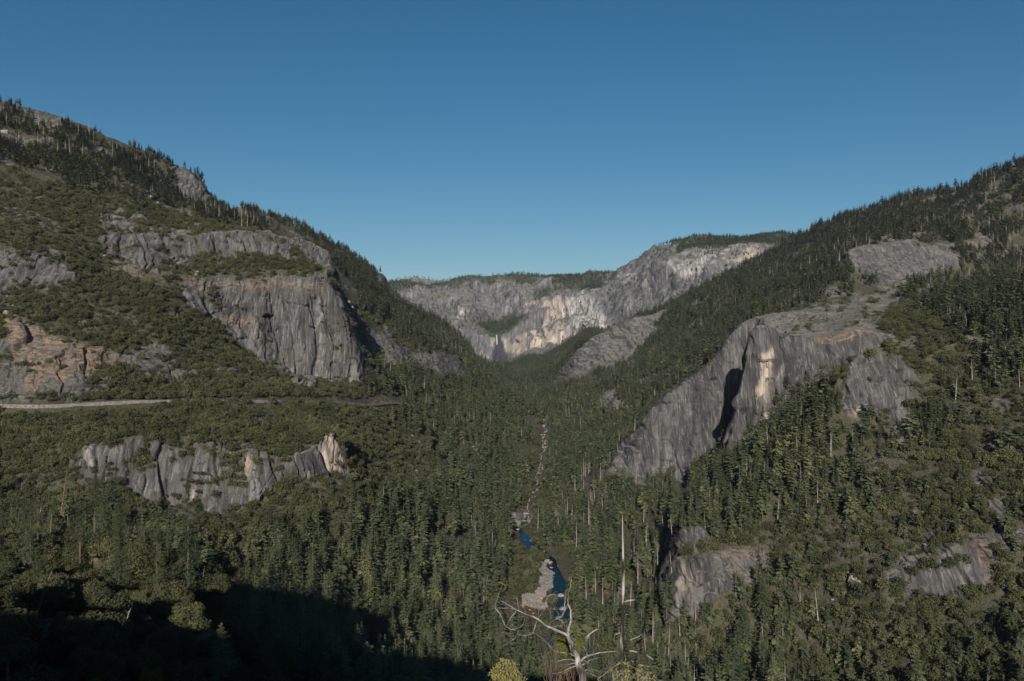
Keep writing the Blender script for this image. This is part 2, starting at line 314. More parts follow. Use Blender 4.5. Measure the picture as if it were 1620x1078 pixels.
def lookup(maps, px, py, y, comb='max'):
    r = np.zeros(px.shape, np.float32)
    for bx0, by0, m, y0, y1, s in maps:
        i = ((py - by0) / 2).astype(int); j = ((px - bx0) / 2).astype(int)
        ok = (i >= 0) & (i < m.shape[0]) & (j >= 0) & (j < m.shape[1]) & (y >= y0) & (y <= y1)
        v = np.zeros(px.shape, np.float32); v[ok] = m[i[ok], j[ok]] * s
        r = np.maximum(r, v)
    return r
MAPS = {k: soft_raster(v) for k, v in dict(rock=ROCK, dry=DRY, warm=WARM, pale=PALE, wet=WET, green=GREEN, conif=CONIF, oak=OAK).items()}
def cover(px, py, y, x, z):
    """ground cover at surveyed places; the outlines are roughened with noise"""
    jx = fbm(px / 22, py / 22, y / 300, 3, 5) * 9; jy = fbm(px / 22, py / 22, y / 300, 3, 9) * 7
    k = np.clip(y / 1000, .5, 1.2); j2 = fbm(px / 7, py / 7, y / 120, 2, 15) * 3.5; j3 = fbm(px / 7, py / 7, y / 120, 2, 19) * 3.5
    qx, qy = px + jx * k * .75 + j2, py + jy * k * .75 + j3
    c = {n: lookup(MAPS[n], qx, qy, y) for n in ('rock', 'dry', 'pale', 'wet', 'green')}
    c['warm'] = lookup(MAPS['warm'], px + jx * .8, py + jy * .5, y)
    c['conif'] = lookup(MAPS['conif'], px + jx * 1.5, py + jy * 1.5, y); c['oak'] = lookup(MAPS['oak'], px + jx * 1.5, py + jy * 1.5, y)
    farw = np.clip((y - 5250) / 200, 0, 1) + ((px > 900) & (y > 4550) & (py < 520)) * 1.0
    farw = np.clip(farw, 0, 1)
    oc = np.clip((fbm(x / 60, y / 60, z / 45, 4, 401, .6) - np.where((px < 600) & (py < 600), .30, .35)) * 4, 0, 1) * (y > 700) * np.where((px < 600) & (py < 600) | (px > 1000) & (y > 1500), 1, .35)
    c['rock'] = np.maximum(c['rock'], oc * .85 * (y < 5200))
    pk = np.clip((fbm(x / 34, y / 34, z / 15, 4, 411, .6) - np.where((px < 600) & (py > 680), .10, .26)) * 6, 0, 1) * (y < 1800) * np.where((px > 1180) & (px < 1420) & (py < 760) | (px < 1180) & (px > 940) & (py < 800), .3, 1) 
    c['rock'] = c['rock'] * (1 - .3 * pk); c['pocket'] = pk
    c['farwall'] = farw * (1 - c['green']); c['rock'] = np.maximum(c['rock'], c['farwall'])
    return c
RK0 = blur1(blur1(np.maximum(lookup(MAPS['rock'], np.broadcast_to(GU[None], XG.shape), PYG, YG), far), 5, 0), 4, 1)
run0 = np.minimum.accumulate(PYA, axis=0); crest = np.zeros(PYA.shape)
crest[:-40] = (PYA[40:] - PYA[:-40] > 6) ; crest = blur1(blur1(crest, 5, 0), 2, 1)      # keep crests crisp
kk = np.clip(np.maximum(RK0 * 1.6, crest * 1.5), 0, 1)
PYG = PYB * (1 - kk) + PYA * kk
ZG = -(PYG - HY) / F * YG
LNZ = fbm(XG / 140, YG / 140, None, 4, 31) * 7 * amp * (1 - far) + fbm(XG / 38, YG / 38, None, 2, 41) * 2.2 * amp * (1 - far)
LNZ += fbm(XG / 420, YG / 420, None, 5, 51) * 32 * far * np.clip((8200 - YG) / 1500, 0, 1)
# quiet ground where river, road run
def near_line(pts, w):
    d = np.full(XG.shape, 1e9)
    P = [((p[0] - CX) / F * p[2], p[2]) for p in pts]
    for (xa, ya), (xb, yb) in zip(P[:-1], P[1:]):
        dx, dy = xb - xa, yb - ya; t = np.clip(((XG - xa) * dx + (YG - ya) * dy) / (dx * dx + dy * dy), 0, 1)
        d = np.minimum(d, np.hypot(XG - xa - t * dx, YG - ya - t * dy))
    return np.clip(1 - d / w, 0, 1)
RIVER = [(885,1076,775),(888,1000,880),(890,950,940),(884,915,1020),(868,880,1110),(845,866,1150),(826,856,1190),(816,838,1235),(832,818,1290),(850,780,1450),(860,720,1750),(862,680,2050),(850,650,2500),(835,632,2900),(820,612,3500)]
ROAD = [(-300,640,870),(0,641,900),(75,641,900),(240,636,955),(400,634,1025),(480,631,1105),(560,631,1258),(652,631,1515)]
nr = near_line(RIVER, 60); nro = near_line(ROAD, 30)
LNZ *= (1 - nr) * (1 - nro)
ZG = ZG + LNZ
ZG = ZG - 2.2 * np.clip(near_line(RIVER, 13) * 2, 0, 1)
PYG = HY - ZG / YG * F
COV = cover(np.broadcast_to(GU[None], XG.shape), PYG, YG, XG, ZG)
# visibility of the bare land (rows nearer than a place that rise above it hide it)
runmin = np.minimum.accumulate(PYG, axis=0)
VIS = PYG <= runmin + 0.5
def gsample(A, px, y):
    fu = np.clip((px - GU[0]) / 2.5, 0, len(GU) - 1.001); l = np.log(y); fl = np.interp(l, GL, np.arange(len(GL))); fl = np.clip(fl, 0, len(GL) - 1.001)
    i = fl.astype(int); j = fu.astype(int); a = fl - i; b = fu - j
    return (A[i, j] * (1 - a) * (1 - b) + A[i + 1, j] * a * (1 - b) + A[i, j + 1] * (1 - a) * b + A[i + 1, j + 1] * a * b)
def ground_z(x, y):
    x = np.atleast_1d(np.asarray(x, float)); y = np.atleast_1d(np.asarray(y, float))
    return gsample(ZG, CX + F * x / y, y)
# ------------------------------------------------------------------ materials
def mat(name):
    m = bpy.data.materials.new(name); m.use_nodes = True; nt = m.node_tree; b = nt.nodes['Principled BSDF']
    b.inputs['Roughness'].default_value = 0.9; b.inputs['Specular IOR Level'].default_value = 0.2
    return m, nt, b
class NT:
    def __init__(s, nt): s.nt = nt
    def n(s, t, **k):
        o = s.nt.nodes.new(t)
        for a, v in k.items():
            if a.startswith('i_'): o.inputs[a[2:].replace('_', ' ')].default_value = v
            else: setattr(o, a, v)
        return o
    def lk(s, a, b): s.nt.links.new(a, b)
    def noise(s, vec, scale, det=4, rough=.55, dist=0):
        o = s.n('ShaderNodeTexNoise'); o.inputs['Scale'].default_value = scale; o.inputs['Detail'].default_value = det; o.inputs['Roughness'].default_value = rough; o.inputs['Distortion'].default_value = dist
        s.lk(vec, o.inputs['Vector']); return o.outputs[0]
    def ramp(s, fac, stops, mode='LINEAR'):
        o = s.n('ShaderNodeValToRGB'); cr = o.color_ramp; cr.interpolation = mode
        while len(cr.elements) < len(stops): cr.elements.new(0.5)
        for e, (p, c) in zip(cr.elements, stops):
            e.position = p; e.color = (c, c, c, 1) if isinstance(c, (int, float)) else (*c, 1)
        s.lk(fac, o.inputs[0]); return o.outputs[0]
    def mix(s, fac, a, b, mode='MIX'):
        o = s.n('ShaderNodeMix', data_type='RGBA', blend_type=mode)
        for sock, v in ((o.inputs[0], fac), (o.inputs[6], a), (o.inputs[7], b)):
            if isinstance(v, (int, float)): sock.default_value = v
            elif isinstance(v, tuple): sock.default_value = (*v, 1)
            else: s.lk(v, sock)
        return o.outputs[2]
    def math(s, op, a, b=None, clamp=False):
        o = s.n('ShaderNodeMath', operation=op, use_clamp=clamp)
        for i, v in ((0, a), (1, b)):
            if v is None: continue
            if isinstance(v, (int, float)): o.inputs[i].default_value = v
            else: s.lk(v, o.inputs[i])
        return o.outputs[0]
    def mapping(s, vec, sc):
        o = s.n('ShaderNodeMapping'); o.inputs['Scale'].default_value = sc; s.lk(vec, o.inputs['Vector']); return o.outputs[0]
    def attr(s, name):
        o = s.n('ShaderNodeAttribute', attribute_name=name); return o
def land_material(name, scale):
    """granite, forest floor and dry grass; scale = size factor of the pattern (far walls have coarser visible marks)"""
    m, nt, b = mat(name); N = NT(nt)
    geo = N.n('ShaderNodeNewGeometry'); P = geo.outputs['Position']
    a1 = N.attr('cover_a'); s1 = N.n('ShaderNodeSeparateColor'); N.lk(a1.outputs['Color'], s1.inputs[0]); rock, dry, warm = s1.outputs[0], s1.outputs[1], s1.outputs[2]
    a2 = N.attr('cover_b'); s2 = N.n('ShaderNodeSeparateColor'); N.lk(a2.outputs['Color'], s2.inputs[0]); pale, wet, green = s2.outputs[0], s2.outputs[1], s2.outputs[2]
    k = 1 / scale
    st = N.mapping(P, (k, k * .16, k * .075))
    st2 = N.mapping(P, (k, k * .15, k * .045))
    streak = N.noise(st, .17, 6, .68, .6); fine = N.noise(st2, .55, 3, .6); big = N.noise(N.mapping(P, (1, 1, .5)), .013 * k, 5, .65); mid = N.noise(P, .09 * k, 6, .65); speck = N.noise(P, .5 * k, 4, .7)
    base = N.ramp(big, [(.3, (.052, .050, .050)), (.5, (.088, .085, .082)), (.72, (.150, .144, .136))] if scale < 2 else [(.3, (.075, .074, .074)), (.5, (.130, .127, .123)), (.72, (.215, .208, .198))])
    vo = N.n('ShaderNodeTexVoronoi'); wv = N.n('ShaderNodeVectorMath', operation='ADD'); N.lk(N.mapping(P, (k / 14, k / 14, k / 60)), wv.inputs[0]); nz_ = N.n('ShaderNodeTexNoise'); nz_.inputs['Scale'].default_value = .05 * k; N.lk(P, nz_.inputs['Vector']); N.lk(nz_.outputs['Color'], wv.inputs[1]); N.lk(wv.outputs[0], vo.inputs['Vector']); vo.inputs['Scale'].default_value = 1.0
    vs = N.n('ShaderNodeSeparateColor'); N.lk(vo.outputs['Color'], vs.inputs[0]); tone = vs.outputs[0]; tone2 = vs.outputs[1]
    base = N.mix(.8, base, N.ramp(tone, [(0, .55), (1, 1.35)]), 'MULTIPLY')
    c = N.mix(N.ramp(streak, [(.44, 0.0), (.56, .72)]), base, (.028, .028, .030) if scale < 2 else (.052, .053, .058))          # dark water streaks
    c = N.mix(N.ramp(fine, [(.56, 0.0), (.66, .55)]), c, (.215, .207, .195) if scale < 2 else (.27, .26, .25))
    c = N.mix(N.ramp(mid, [(.5, 0.0), (.68, .45)]), c, (.045, .044, .044))
    c = N.mix(N.math('MULTIPLY', warm, N.math('MULTIPLY', N.ramp(tone2, [(.25, .1), (.45, 1.0)]), N.ramp(streak, [(.44, 1.0), (.6, .3)]))), c, N.mix(mid, (.38, .28, .21), (.44, .40, .34)))
    c = N.mix(N.math('MULTIPLY', pale, N.ramp(streak, [(.4, .95), (.6, .2)])), c, (.50, .48, .45))
    # broken ledges: soil and low scrub where the rock lies flat
    sn = N.n('ShaderNodeSeparateXYZ'); N.lk(geo.outputs['Normal'], sn.inputs[0])
    flat = N.ramp(N.math('ADD', sn.outputs[2], N.math('MULTIPLY', N.math('SUBTRACT', mid, .5), .5)), [(.80, 0.0), (.93, 1.0)])
    shelf = N.noise(N.mapping(P, (k, k, 6 * k)), .05, 6, .7)
    c = N.mix(N.math('MULTIPLY', flat, .8), c, N.ramp(shelf, [(.4, (.09, .085, .078)), (.5, (.185, .177, .163)), (.62, (.29, .277, .255))]))
    ledge = N.mix(N.ramp(speck, [(.42, 0.0), (.55, 1.0)]), (.065, .068, .038), (.185, .165, .135))
    c = N.mix(N.math('MULTIPLY', flat, N.ramp(N.noise(P, .045 * k, 5, .7), [(.45, .05), (.6, .85)])), c, ledge)
    c = N.mix(wet, c, (.035, .035, .042))
    soil = N.mix(N.ramp(speck, [(.4, 0.0), (.62, 1.0)]), (.032, .036, .018), (.090, .080, .052))
    soil = N.mix(N.ramp(mid, [(.54, 0.0), (.78, .4)]), soil, (.15, .14, .12))
    grass = N.mix(speck, (.19, .115, .070), (.29, .20, .13))
    dn = N.math('MULTIPLY', dry, N.ramp(N.noise(N.mapping(P, (k, k, 4 * k)), .12, 4, .7), [(.47, 0.0), (.58, .9)]))
    grn = N.mix(mid, (.03, .045, .022), (.06, .075, .035))
    c2 = N.mix(rock, soil, c); c2 = N.mix(dn, c2, grass); c2 = N.mix(green, c2, grn)
    N.lk(c2, b.inputs['Base Color'])
    h = N.math('ADD', N.math('MULTIPLY', streak, 1.2), N.math('ADD', N.math('MULTIPLY', mid, 1.4), N.math('MULTIPLY', speck, .5)))
    bp = N.n('ShaderNodeBump'); bp.inputs['Strength'].default_value = .9; bp.inputs['Distance'].default_value = 1.6 * scale; N.lk(h, bp.inputs['Height']); N.lk(bp.outputs[0], b.inputs['Normal'])
    return m
M = {}
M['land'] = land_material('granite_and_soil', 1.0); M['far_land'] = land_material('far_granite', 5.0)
def simple(name, stops, scale=1.0, rough=.85, bump=0, det=4, vec=None, mapsc=None):
    m, nt, b = mat(name); N = NT(nt); geo = N.n('ShaderNodeNewGeometry'); P = geo.outputs['Position']
    if mapsc: P = N.mapping(P, mapsc)
    n = N.noise(P, scale, det, .6); N.lk(N.ramp(n, stops), b.inputs['Base Color']); b.inputs['Roughness'].default_value = rough
    if bump:
        bp = N.n('ShaderNodeBump'); bp.inputs['Distance'].default_value = bump; N.lk(n, bp.inputs['Height']); N.lk(bp.outputs[0], b.inputs['Normal'])
    return m
def mk_mesh(name, V, Fq, material, smooth=False):
    """fast mesh from arrays of vertices and equal-sized polygons"""
    V = np.asarray(V, np.float32); Fq = np.asarray(Fq, np.int32); me = bpy.data.meshes.new(name); n = Fq.shape[1]
    me.vertices.add(len(V)); me.vertices.foreach_set('co', V.ravel()); me.loops.add(Fq.size); me.loops.foreach_set('vertex_index', Fq.ravel())
    me.polygons.add(len(Fq)); me.polygons.foreach_set('loop_start', np.arange(0, Fq.size, n, dtype=np.int32))
    me.update(calc_edges=True); me.validate()
    if smooth: me.polygons.foreach_set('use_smooth', np.ones(len(me.polygons), bool))
    if material: me.materials.append(material)
    return me
def link(o): C.collection.objects.link(o); return o
def obj(name, me, parent=None, loc=None):
    o = link(bpy.data.objects.new(name, me))
    if parent: o.parent = parent
    if loc is not None: o.location = loc
    return o
def tag(o, label=None, cat=None, group=None, kind=None):
    if label: o['label'] = label
    if cat: o['category'] = cat
    if group: o['group'] = group
    if kind: o['kind'] = kind
    return o
# ------------------------------------------------------------------ the land as meshes
cols = np.concatenate([np.arange(U0 + 4, -20, 7.0), np.arange(-20, 1640, 1.55), np.arange(1640, U1 - 6, 7.0)])
NR = 980
ju = np.interp(cols, GU, np.arange(len(GU)))
PYc = PYG[:, ju.astype(int)] * (1 - ju % 1) + PYG[:, np.minimum(ju.astype(int) + 1, len(GU) - 1)] * (ju % 1)
VISc = (PYc <= np.minimum.accumulate(PYc, 0) + 2).astype(float)
dpy = np.abs(np.gradient(PYc, GL, axis=0))
W = (dpy * (.12 + .88 * VISc) + 25) * (GL[:, None] > math.log(250)) + 12
W = blur1(blur1(W, 10, 1), 4, 0)
dl = np.gradient(GL)[:, None]; cum = np.cumsum(W * dl, 0); cum = (cum - cum[0]) / (cum[-1] - cum[0])
LR = np.empty((NR, len(cols)))
tt = np.linspace(0, 1, NR)
for j in range(len(cols)): LR[:, j] = np.interp(tt, cum[:, j], GL)
Y = np.exp(LR); PX = np.broadcast_to(cols[None], Y.shape); X = (PX - CX) / F * Y; Z = gsample(ZG, PX.ravel(), Y.ravel()).reshape(Y.shape)
def normals(X, Y, Z):
    ax, ay, az = np.gradient(X, axis=1), np.gradient(Y, axis=1), np.gradient(Z, axis=1); bx, by, bz = np.gradient(X, axis=0), np.gradient(Y, axis=0), np.gradient(Z, axis=0)
    nx, ny, nz = ay * bz - az * by, az * bx - ax * bz, ax * by - ay * bx; l = np.sqrt(nx**2 + ny**2 + nz**2) + 1e-9
    return nx / l, ny / l, nz / l
nx, ny, nz = normals(X, Y, Z)
nx, ny, nz = (blur1(blur1(a, 3, 0), 3, 1) for a in (nx, ny, nz))
PYv = HY - Z / Y * F
CV = cover(PX, PYv, Y, X, Z)
rk = CV['rock'] * (1 - .8 * CV['green'])
def blocks(a, z, y, wa, wz, s):
    """random offset per joint-bounded block; rows of each column break at their own heights; also distance to the joint"""
    ca = np.floor(a / wa); fa = a / wa - ca
    sh = (_h(ca.astype(np.int64), ca.astype(np.int64) * 0, np.floor(y / 300).astype(np.int64), s) % np.uint32(1000)) / 1000.0
    cz = np.floor(z / wz + sh * 5); fz = z / wz + sh * 5 - cz
    v = (_h(ca.astype(np.int64), cz.astype(np.int64), ca.astype(np.int64) * 0 + 3, s + 1) % np.uint32(1000)) / 1000.0
    return v - .5, np.minimum(fa, 1 - fa) * wa, fz
def relief(x, y, z, farf):
    """depth of columns, flakes, ledges and joints in the granite, metres"""
    warp = fbm(x / 70, y / 70, z / 160, 3, 61) * 16; w2 = fbm(x / 12, y / 12, z / 60, 2, 62) * 1.6
    a = x * .94 + y * .34 + warp + w2; zz = z + fbm(x / 18, y / 18, z / 18, 2, 63) * 4
    b1, e1, f1_ = blocks(a + .10 * z, zz, y, 26, 85, 11); b2, e2, f2_ = blocks(a - .05 * z + 7, zz, y, 10, 34, 21); b3, e3, f3_ = blocks(a + .25 * z, zz, y, 4.3, 13, 31)
    slab = np.clip((x / y * F + CX - 960) / 20, 0, 1) * np.clip((1560 - (x / y * F + CX)) / 20, 0, 1) * (y > 1200)     # the big slabs are smoother
    b3 = b3 * (1 - .8 * slab); b2 = b2 * (1 - .4 * slab)
    d = b1 * (15 - 5 * slab) + b2 * 7.0 + b3 * 1.8
    d += (1 - f1_) * 5.0 + (1 - f2_) * 1.6                                       # each block leans back and is stepped by the ledge above it
    d -= (9 * np.clip(1 - e1 / 2.2, 0, 1) * (b1 > -.25) + 4.5 * np.clip(1 - e2 / 1.3, 0, 1) * (b2 > -.1)) * (1 - .5 * slab)
    cr2 = np.abs(fbm((x + .8 * z) / 60, (z - .5 * x) / 45, y / 60, 2, 172)); d -= 4 * np.clip(1 - cr2 / .025, 0, 1) * (1 - slab)
    d += 6 * fbm(a / 45, z / 160, y / 120, 3, 71) + fbm(x / 11, y / 11, z / 14, 4, 81, .6) * 1.1 * (1 - .6 * slab)
    return d
idx = np.where((rk > .02) & (Y < 4400)); D = np.zeros(Y.shape)
D[idx] = relief(X[idx], Y[idx], Z[idx], 0) * rk[idx] * np.clip((Y[idx] - 300) / 600, 0.3, 1.0)
idx = np.where((rk > .02) & (Y >= 4400)); xf, yf, zf = X[idx], Y[idx], Z[idx]
w2 = fbm(xf / 300, yf / 300, zf / 300, 3, 21) * 90
f1, f2, ci = cells((xf + w2) / 260, (yf + w2) / 260, (zf + w2) / 420, 23)
df = (ci - .5) * 60 + 80 * (np.abs(fbm((xf + w2) / 260, yf / 600, zf / 900, 3, 91)) - .3) + 26 * (np.abs(fbm((xf + w2) / 70, yf / 200, zf / 300, 3, 92)) - .3)
df += fbm(xf / 40, yf / 40, zf / 60, 3, 95, .6) * 9
D[idx] = df * rk[idx] * np.clip((8000 - yf) / 1200, .15, 1)
D += (1 - np.clip(rk, 0, 1)) * fbm(X / 12, Y / 12, Z / 12, 3, 97) * .9 * np.clip((Y - 200) / 500, 0, 1)
horiz = np.clip(1.15 - nz, .25, 1)
X = X + nx * D; Y2 = Y + ny * D; Z = Z + nz * D * .5
V = np.stack([X, Y2, Z], -1)
ncol = len(cols)
# rows are split by distance per column, so cut the sheet along a row index close to 4.2 km everywhere
def split_land():
    cutd = 4250.0
    far_m = (Y >= cutd)
    nfar = far_m[:-1, :-1] & far_m[1:, :-1] & far_m[:-1, 1:] & far_m[1:, 1:]
    ii = (np.arange(NR - 1)[:, None] * ncol + np.arange(ncol - 1)[None])
    vv = V.reshape(-1, 3)
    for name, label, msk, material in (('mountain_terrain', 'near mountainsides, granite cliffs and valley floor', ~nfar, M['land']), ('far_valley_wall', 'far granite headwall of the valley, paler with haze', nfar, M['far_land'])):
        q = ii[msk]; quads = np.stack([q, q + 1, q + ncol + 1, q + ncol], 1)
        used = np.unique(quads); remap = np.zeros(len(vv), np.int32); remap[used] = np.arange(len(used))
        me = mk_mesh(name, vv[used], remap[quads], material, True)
        for an, ch in (('cover_a', ('rock', 'dry', 'warm')), ('cover_b', ('pale', 'wet', 'green'))):
            at = me.color_attributes.new(an, 'FLOAT_COLOR', 'POINT'); arr = np.ones((len(used), 4), np.float32)
            for k, c in enumerate(ch): arr[:, k] = CV[c].ravel()[used]
            at.data.foreach_set('color', arr.ravel())
        tag(obj(name, me), label, kind='structure')
split_land()
# ------------------------------------------------------------------ the hillside beside and behind the camera (it throws the long shadow in the valley)
RX = [-1500,-900,-620,-400,-300,-224,-150,-57,-10,10,30,116,600,1500]; RZ = [250,160,110,80,62,50,34,13,5,3,2,-4,20,80]
gx = np.concatenate([np.arange(-1500, -40, 10.0), np.arange(-40, 40, 2.5), np.arange(40, 1501, 20.0)])
ridge = np.interp(gx, RX, RZ) + .6 * fbm(gx / 60, gx * 0 + 3.3, None, 4, 5) * np.clip(np.abs(gx) / 12, .3, 7)
rows = []
for t in np.concatenate([np.linspace(0, 1, 24), np.linspace(1, 2, 40)[1:]]):
    if t <= 1: y = -700 + 670 * t + gx * 0; z = ridge * (.25 + .75 * t) - 60 * (1 - t)
    else:
        q = t - 1; ye = np.maximum(np.abs(gx) / .97, 2.6); y = -30 + (ye + 30) * q
        pxe = CX + F * gx / ye; ze = gsample(ZG, np.clip(pxe, GU[0] + 3, GU[-1] - 3), ye); z = ridge * (1 - q) ** 1.4 + (ze - .0) * (1 - (1 - q) ** 1.4)
        z = z + fbm(gx / 25, y / 25, None, 3, 8) * 1.5 * np.clip(np.abs(gx) / 60, 0, 1) * (1 - q)
    rows.append(np.stack([gx, y, z], -1))
RV = np.array(rows).reshape(-1, 3); nn, mm = len(rows), len(gx); ii = (np.arange(nn - 1)[:, None] * mm + np.arange(mm - 1)[None]).ravel()
tag(obj('hillside', mk_mesh('hillside', RV, np.stack([ii, ii + 1, ii + mm + 1, ii + mm], 1), M['land'], True)), 'steep hillside beside and behind the viewpoint', kind='structure')
# ------------------------------------------------------------------ plant materials
def foliage(name, dark, light, hue2=None, scale=.35):
    m, nt, b = mat(name); N = NT(nt); geo = N.n('ShaderNodeNewGeometry'); oi = N.n('ShaderNodeObjectInfo')
    c = N.mix(N.noise(geo.outputs['Position'], scale, 2), dark, light)
    c = N.mix(N.ramp(oi.outputs['Random'], [(0, 0.0), (1, .75)]), c, hue2 or tuple(v * 1.5 for v in light))
    c = N.mix(N.ramp(N.math('FRACT', N.math('MULTIPLY', oi.outputs['Random'], 7.31)), [(0, 0.0), (1, .7)]), c, tuple(v * .45 for v in dark))
    c = N.mix(N.ramp(N.noise(geo.outputs['Position'], .02, 3), [(.35, 0.0), (.65, .55)]), c, tuple(v * .62 for v in dark))
    N.lk(c, b.inputs['Base Color']); b.inputs['Roughness'].default_value = .75; b.inputs['Specular IOR Level'].default_value = .15
    return m
M['needles'] = foliage('conifer_needles', (.062, .084, .040), (.128, .150, .064), (.180, .178, .086))
M['needles_blue'] = foliage('dark_conifer_needles', (.056, .078, .044), (.112, .134, .068), (.155, .160, .084))
M['oak_leaves'] = foliage('oak_leaves', (.044, .054, .024), (.088, .096, .040), (.130, .122, .058))
M['shrub_leaves'] = foliage('shrub_leaves', (.052, .056, .034), (.094, .094, .058), (.165, .145, .105))
M['yellow_leaves'] = foliage('yellow_leaves', (.17, .15, .045), (.30, .26, .09), (.24, .22, .10), 6)
M['orange_leaves'] = foliage('orange_leaves', (.36, .13, .02), (.62, .24, .03), (.5, .2, .03), 9)
M['bright_leaves'] = foliage('yellow_green_leaves', (.09, .11, .02), (.16, .17, .035), (.2, .18, .05), .6)
M['bark'] = simple('bark', [(.35, (.05, .04, .032)), (.7, (.12, .095, .075))], 2.0, bump=.05)
M['grey_wood'] = simple('weathered_wood', [(.35, (.15, .135, .12)), (.7, (.32, .29, .265))], 1.2, bump=.03, mapsc=(3, 3, .5))
M['white_wood'] = simple('bleached_wood', [(.36, (.085, .075, .067)), (.5, (.21, .195, .175)), (.72, (.41, .385, .35))], 7, bump=.012, mapsc=(1, 1, .4))
M['red_wood'] = simple('bare_reddish_wood', [(.35, (.075, .045, .032)), (.7, (.16, .10, .07))], 2, bump=.02)
M['water'] = None
# ------------------------------------------------------------------ plant shapes
def quads_at(P, Nn, U, w, h):
    """quads centred at P, long axis U, widths w and lengths h"""
    Vv = np.cross(Nn, U); Vv /= np.linalg.norm(Vv, axis=1)[:, None] + 1e-9
    w = w[:, None] / 2; h = h[:, None] / 2
    q = np.stack([P - Vv * w * .55 - U * h, P + Vv * w - U * h * .1, P + Vv * w * .3 + U * h, P - Vv * w + U * h * .25], 1)
    return q.reshape(-1, 3), np.arange(len(P) * 4).reshape(-1, 4)
def unit(a): return a / (np.linalg.norm(a, axis=-1, keepdims=True) + 1e-9)
def tube(pts, rad, n=6):
    pts = np.array(pts, float); k = len(pts); V_ = []; F_ = []
    for i in range(k):
        t = pts[min(i + 1, k - 1)] - pts[max(i - 1, 0)]; t = t / (np.linalg.norm(t) + 1e-9); a = np.cross(t, (0.31, 0.92, 0.2) if abs(t[1]) < .9 else (1, 0, 0)); a /= np.linalg.norm(a); b = np.cross(t, a)
        for q in range(n):
            g = q / n * 2 * math.pi; V_.append(pts[i] + rad[i] * (a * math.cos(g) + b * math.sin(g)))
    for i in range(k - 1):
        for q in range(n): F_.append((i * n + q, i * n + (q + 1) % n, (i + 1) * n + (q + 1) % n, (i + 1) * n + q))
    return np.array(V_), np.array(F_)
def joined(parts):
    vs, fs, o = [], [], 0
    for v, f in parts: vs.append(v); fs.append(f + o); o += len(v)
    return np.concatenate(vs), np.concatenate(fs)
def conifer_crown(r, H, R, levels, per, sprays, base=.18, ragged=.3, top=1.0, size=1.0, pw=.78):
    Pp, Nn, Uu, Ww, Hh = [], [], [], [], []
    for i in range(levels):
        t = (i + r.uniform(-.3, .3)) / levels; t = max(t, 0); z = H * (base + (1 - base) * t)
        env = R * (1 - t) ** pw * (min(1, .45 + t * 3.2)) + .12
        k = max(3, int(per * (1 - .55 * t)))
        for b in range(k):
            az = r.uniform(0, 6.283); ln = env * r.uniform(1 - ragged, 1.08) * (.45 if r.random() < .06 else 1)
            dr = .35 + .35 * (1 - t)
            for s in range(sprays):
                q = (s + r.uniform(.3, .9)) / sprays; rr = ln * q; d = np.array([math.cos(az), math.sin(az), 0]); sd = np.array([-d[1], d[0], 0])
                off = r.uniform(-.5, .5) * ln * .34 * q
                p = d * rr + sd * off + np.array([0, 0, z - rr * dr * .55 + .18 * ln * q * q + r.uniform(-.25, .25)])
                u = unit(d * 1.0 + sd * off * .6 + np.array([0, 0, -.45 + .5 * t + r.uniform(-.25, .25)]))
                n = unit(np.array([r.uniform(-.5, .5), r.uniform(-.5, .5), 1.0]) + d * .5)
                Pp.append(p); Uu.append(u); Nn.append(n); L_ = max(.35, ln / sprays * 1.5) * r.uniform(.8, 1.2) * size; Hh.append(L_); Ww.append(max(.3, L_ * .62) * r.uniform(.7, 1.2))
    for s in range(3 + sprays): Pp.append(np.array([0, 0, H * (.985 - s * .012)])); Uu.append(np.array([0, 0, 1.])); Nn.append(unit(np.array([r.uniform(-1, 1), r.uniform(-1, 1), 0.]))); Hh.append(H * .035); Ww.append(.35)
    return quads_at(np.array(Pp), np.array(Nn), np.array(Uu), np.array(Ww), np.array(Hh))
def oak_crown(r, H, R, clumps, leaves, size=1.0, base=.25, flat=.8):
    cs = []
    for i in range(clumps):
        th = r.uniform(0, 6.283); ph = r.uniform(-.25, 1) ; rr = R * (1 - .35 * max(0, ph)) * math.sqrt(r.uniform(.1, 1)) * .82
        zc = H * (base + (1 - base) * (.30 + .50 * max(0, ph) + r.uniform(-.08, .08))) * (1 - .18 * (rr / R) ** 2)
        cs.append((np.array([rr * math.cos(th), rr * math.sin(th), zc]), R * r.uniform(.24, .42)))
    Pp, Nn, Uu, S = [], [], [], []
    for c, q in cs:
        d = unit(r.normal(size=(leaves, 3)) + np.array([0, 0, .35])); rad = q * r.uniform(.72, 1.08, (leaves, 1)); p = c + d * rad * np.array([1, 1, flat])
        n = unit(d + r.normal(size=(leaves, 3)) * .55); u = unit(np.cross(n, r.normal(size=(leaves, 3)))); Pp.append(p); Nn.append(n); Uu.append(u); S.append(q * r.uniform(.20, .42, leaves) * size)
    P_, N_, U_, S_ = (np.concatenate(a) for a in (Pp, Nn, Uu, S))
    return quads_at(P_, N_, U_, S_ * .9, S_ * 1.3)
def trunk_shape(r, H, rad, lean=.0, n=6, segs=6):
    ph = r.uniform(0, 6.28); pts = [(math.cos(ph) * lean * H * (i / segs) ** 1.5, math.sin(ph) * lean * H * (i / segs) ** 1.5, H * i / segs - (1.5 if i == 0 else 0)) for i in range(segs + 1)]
    return tube(pts, [rad * (1 - .93 * i / segs) + .02 for i in range(segs + 1)], n)
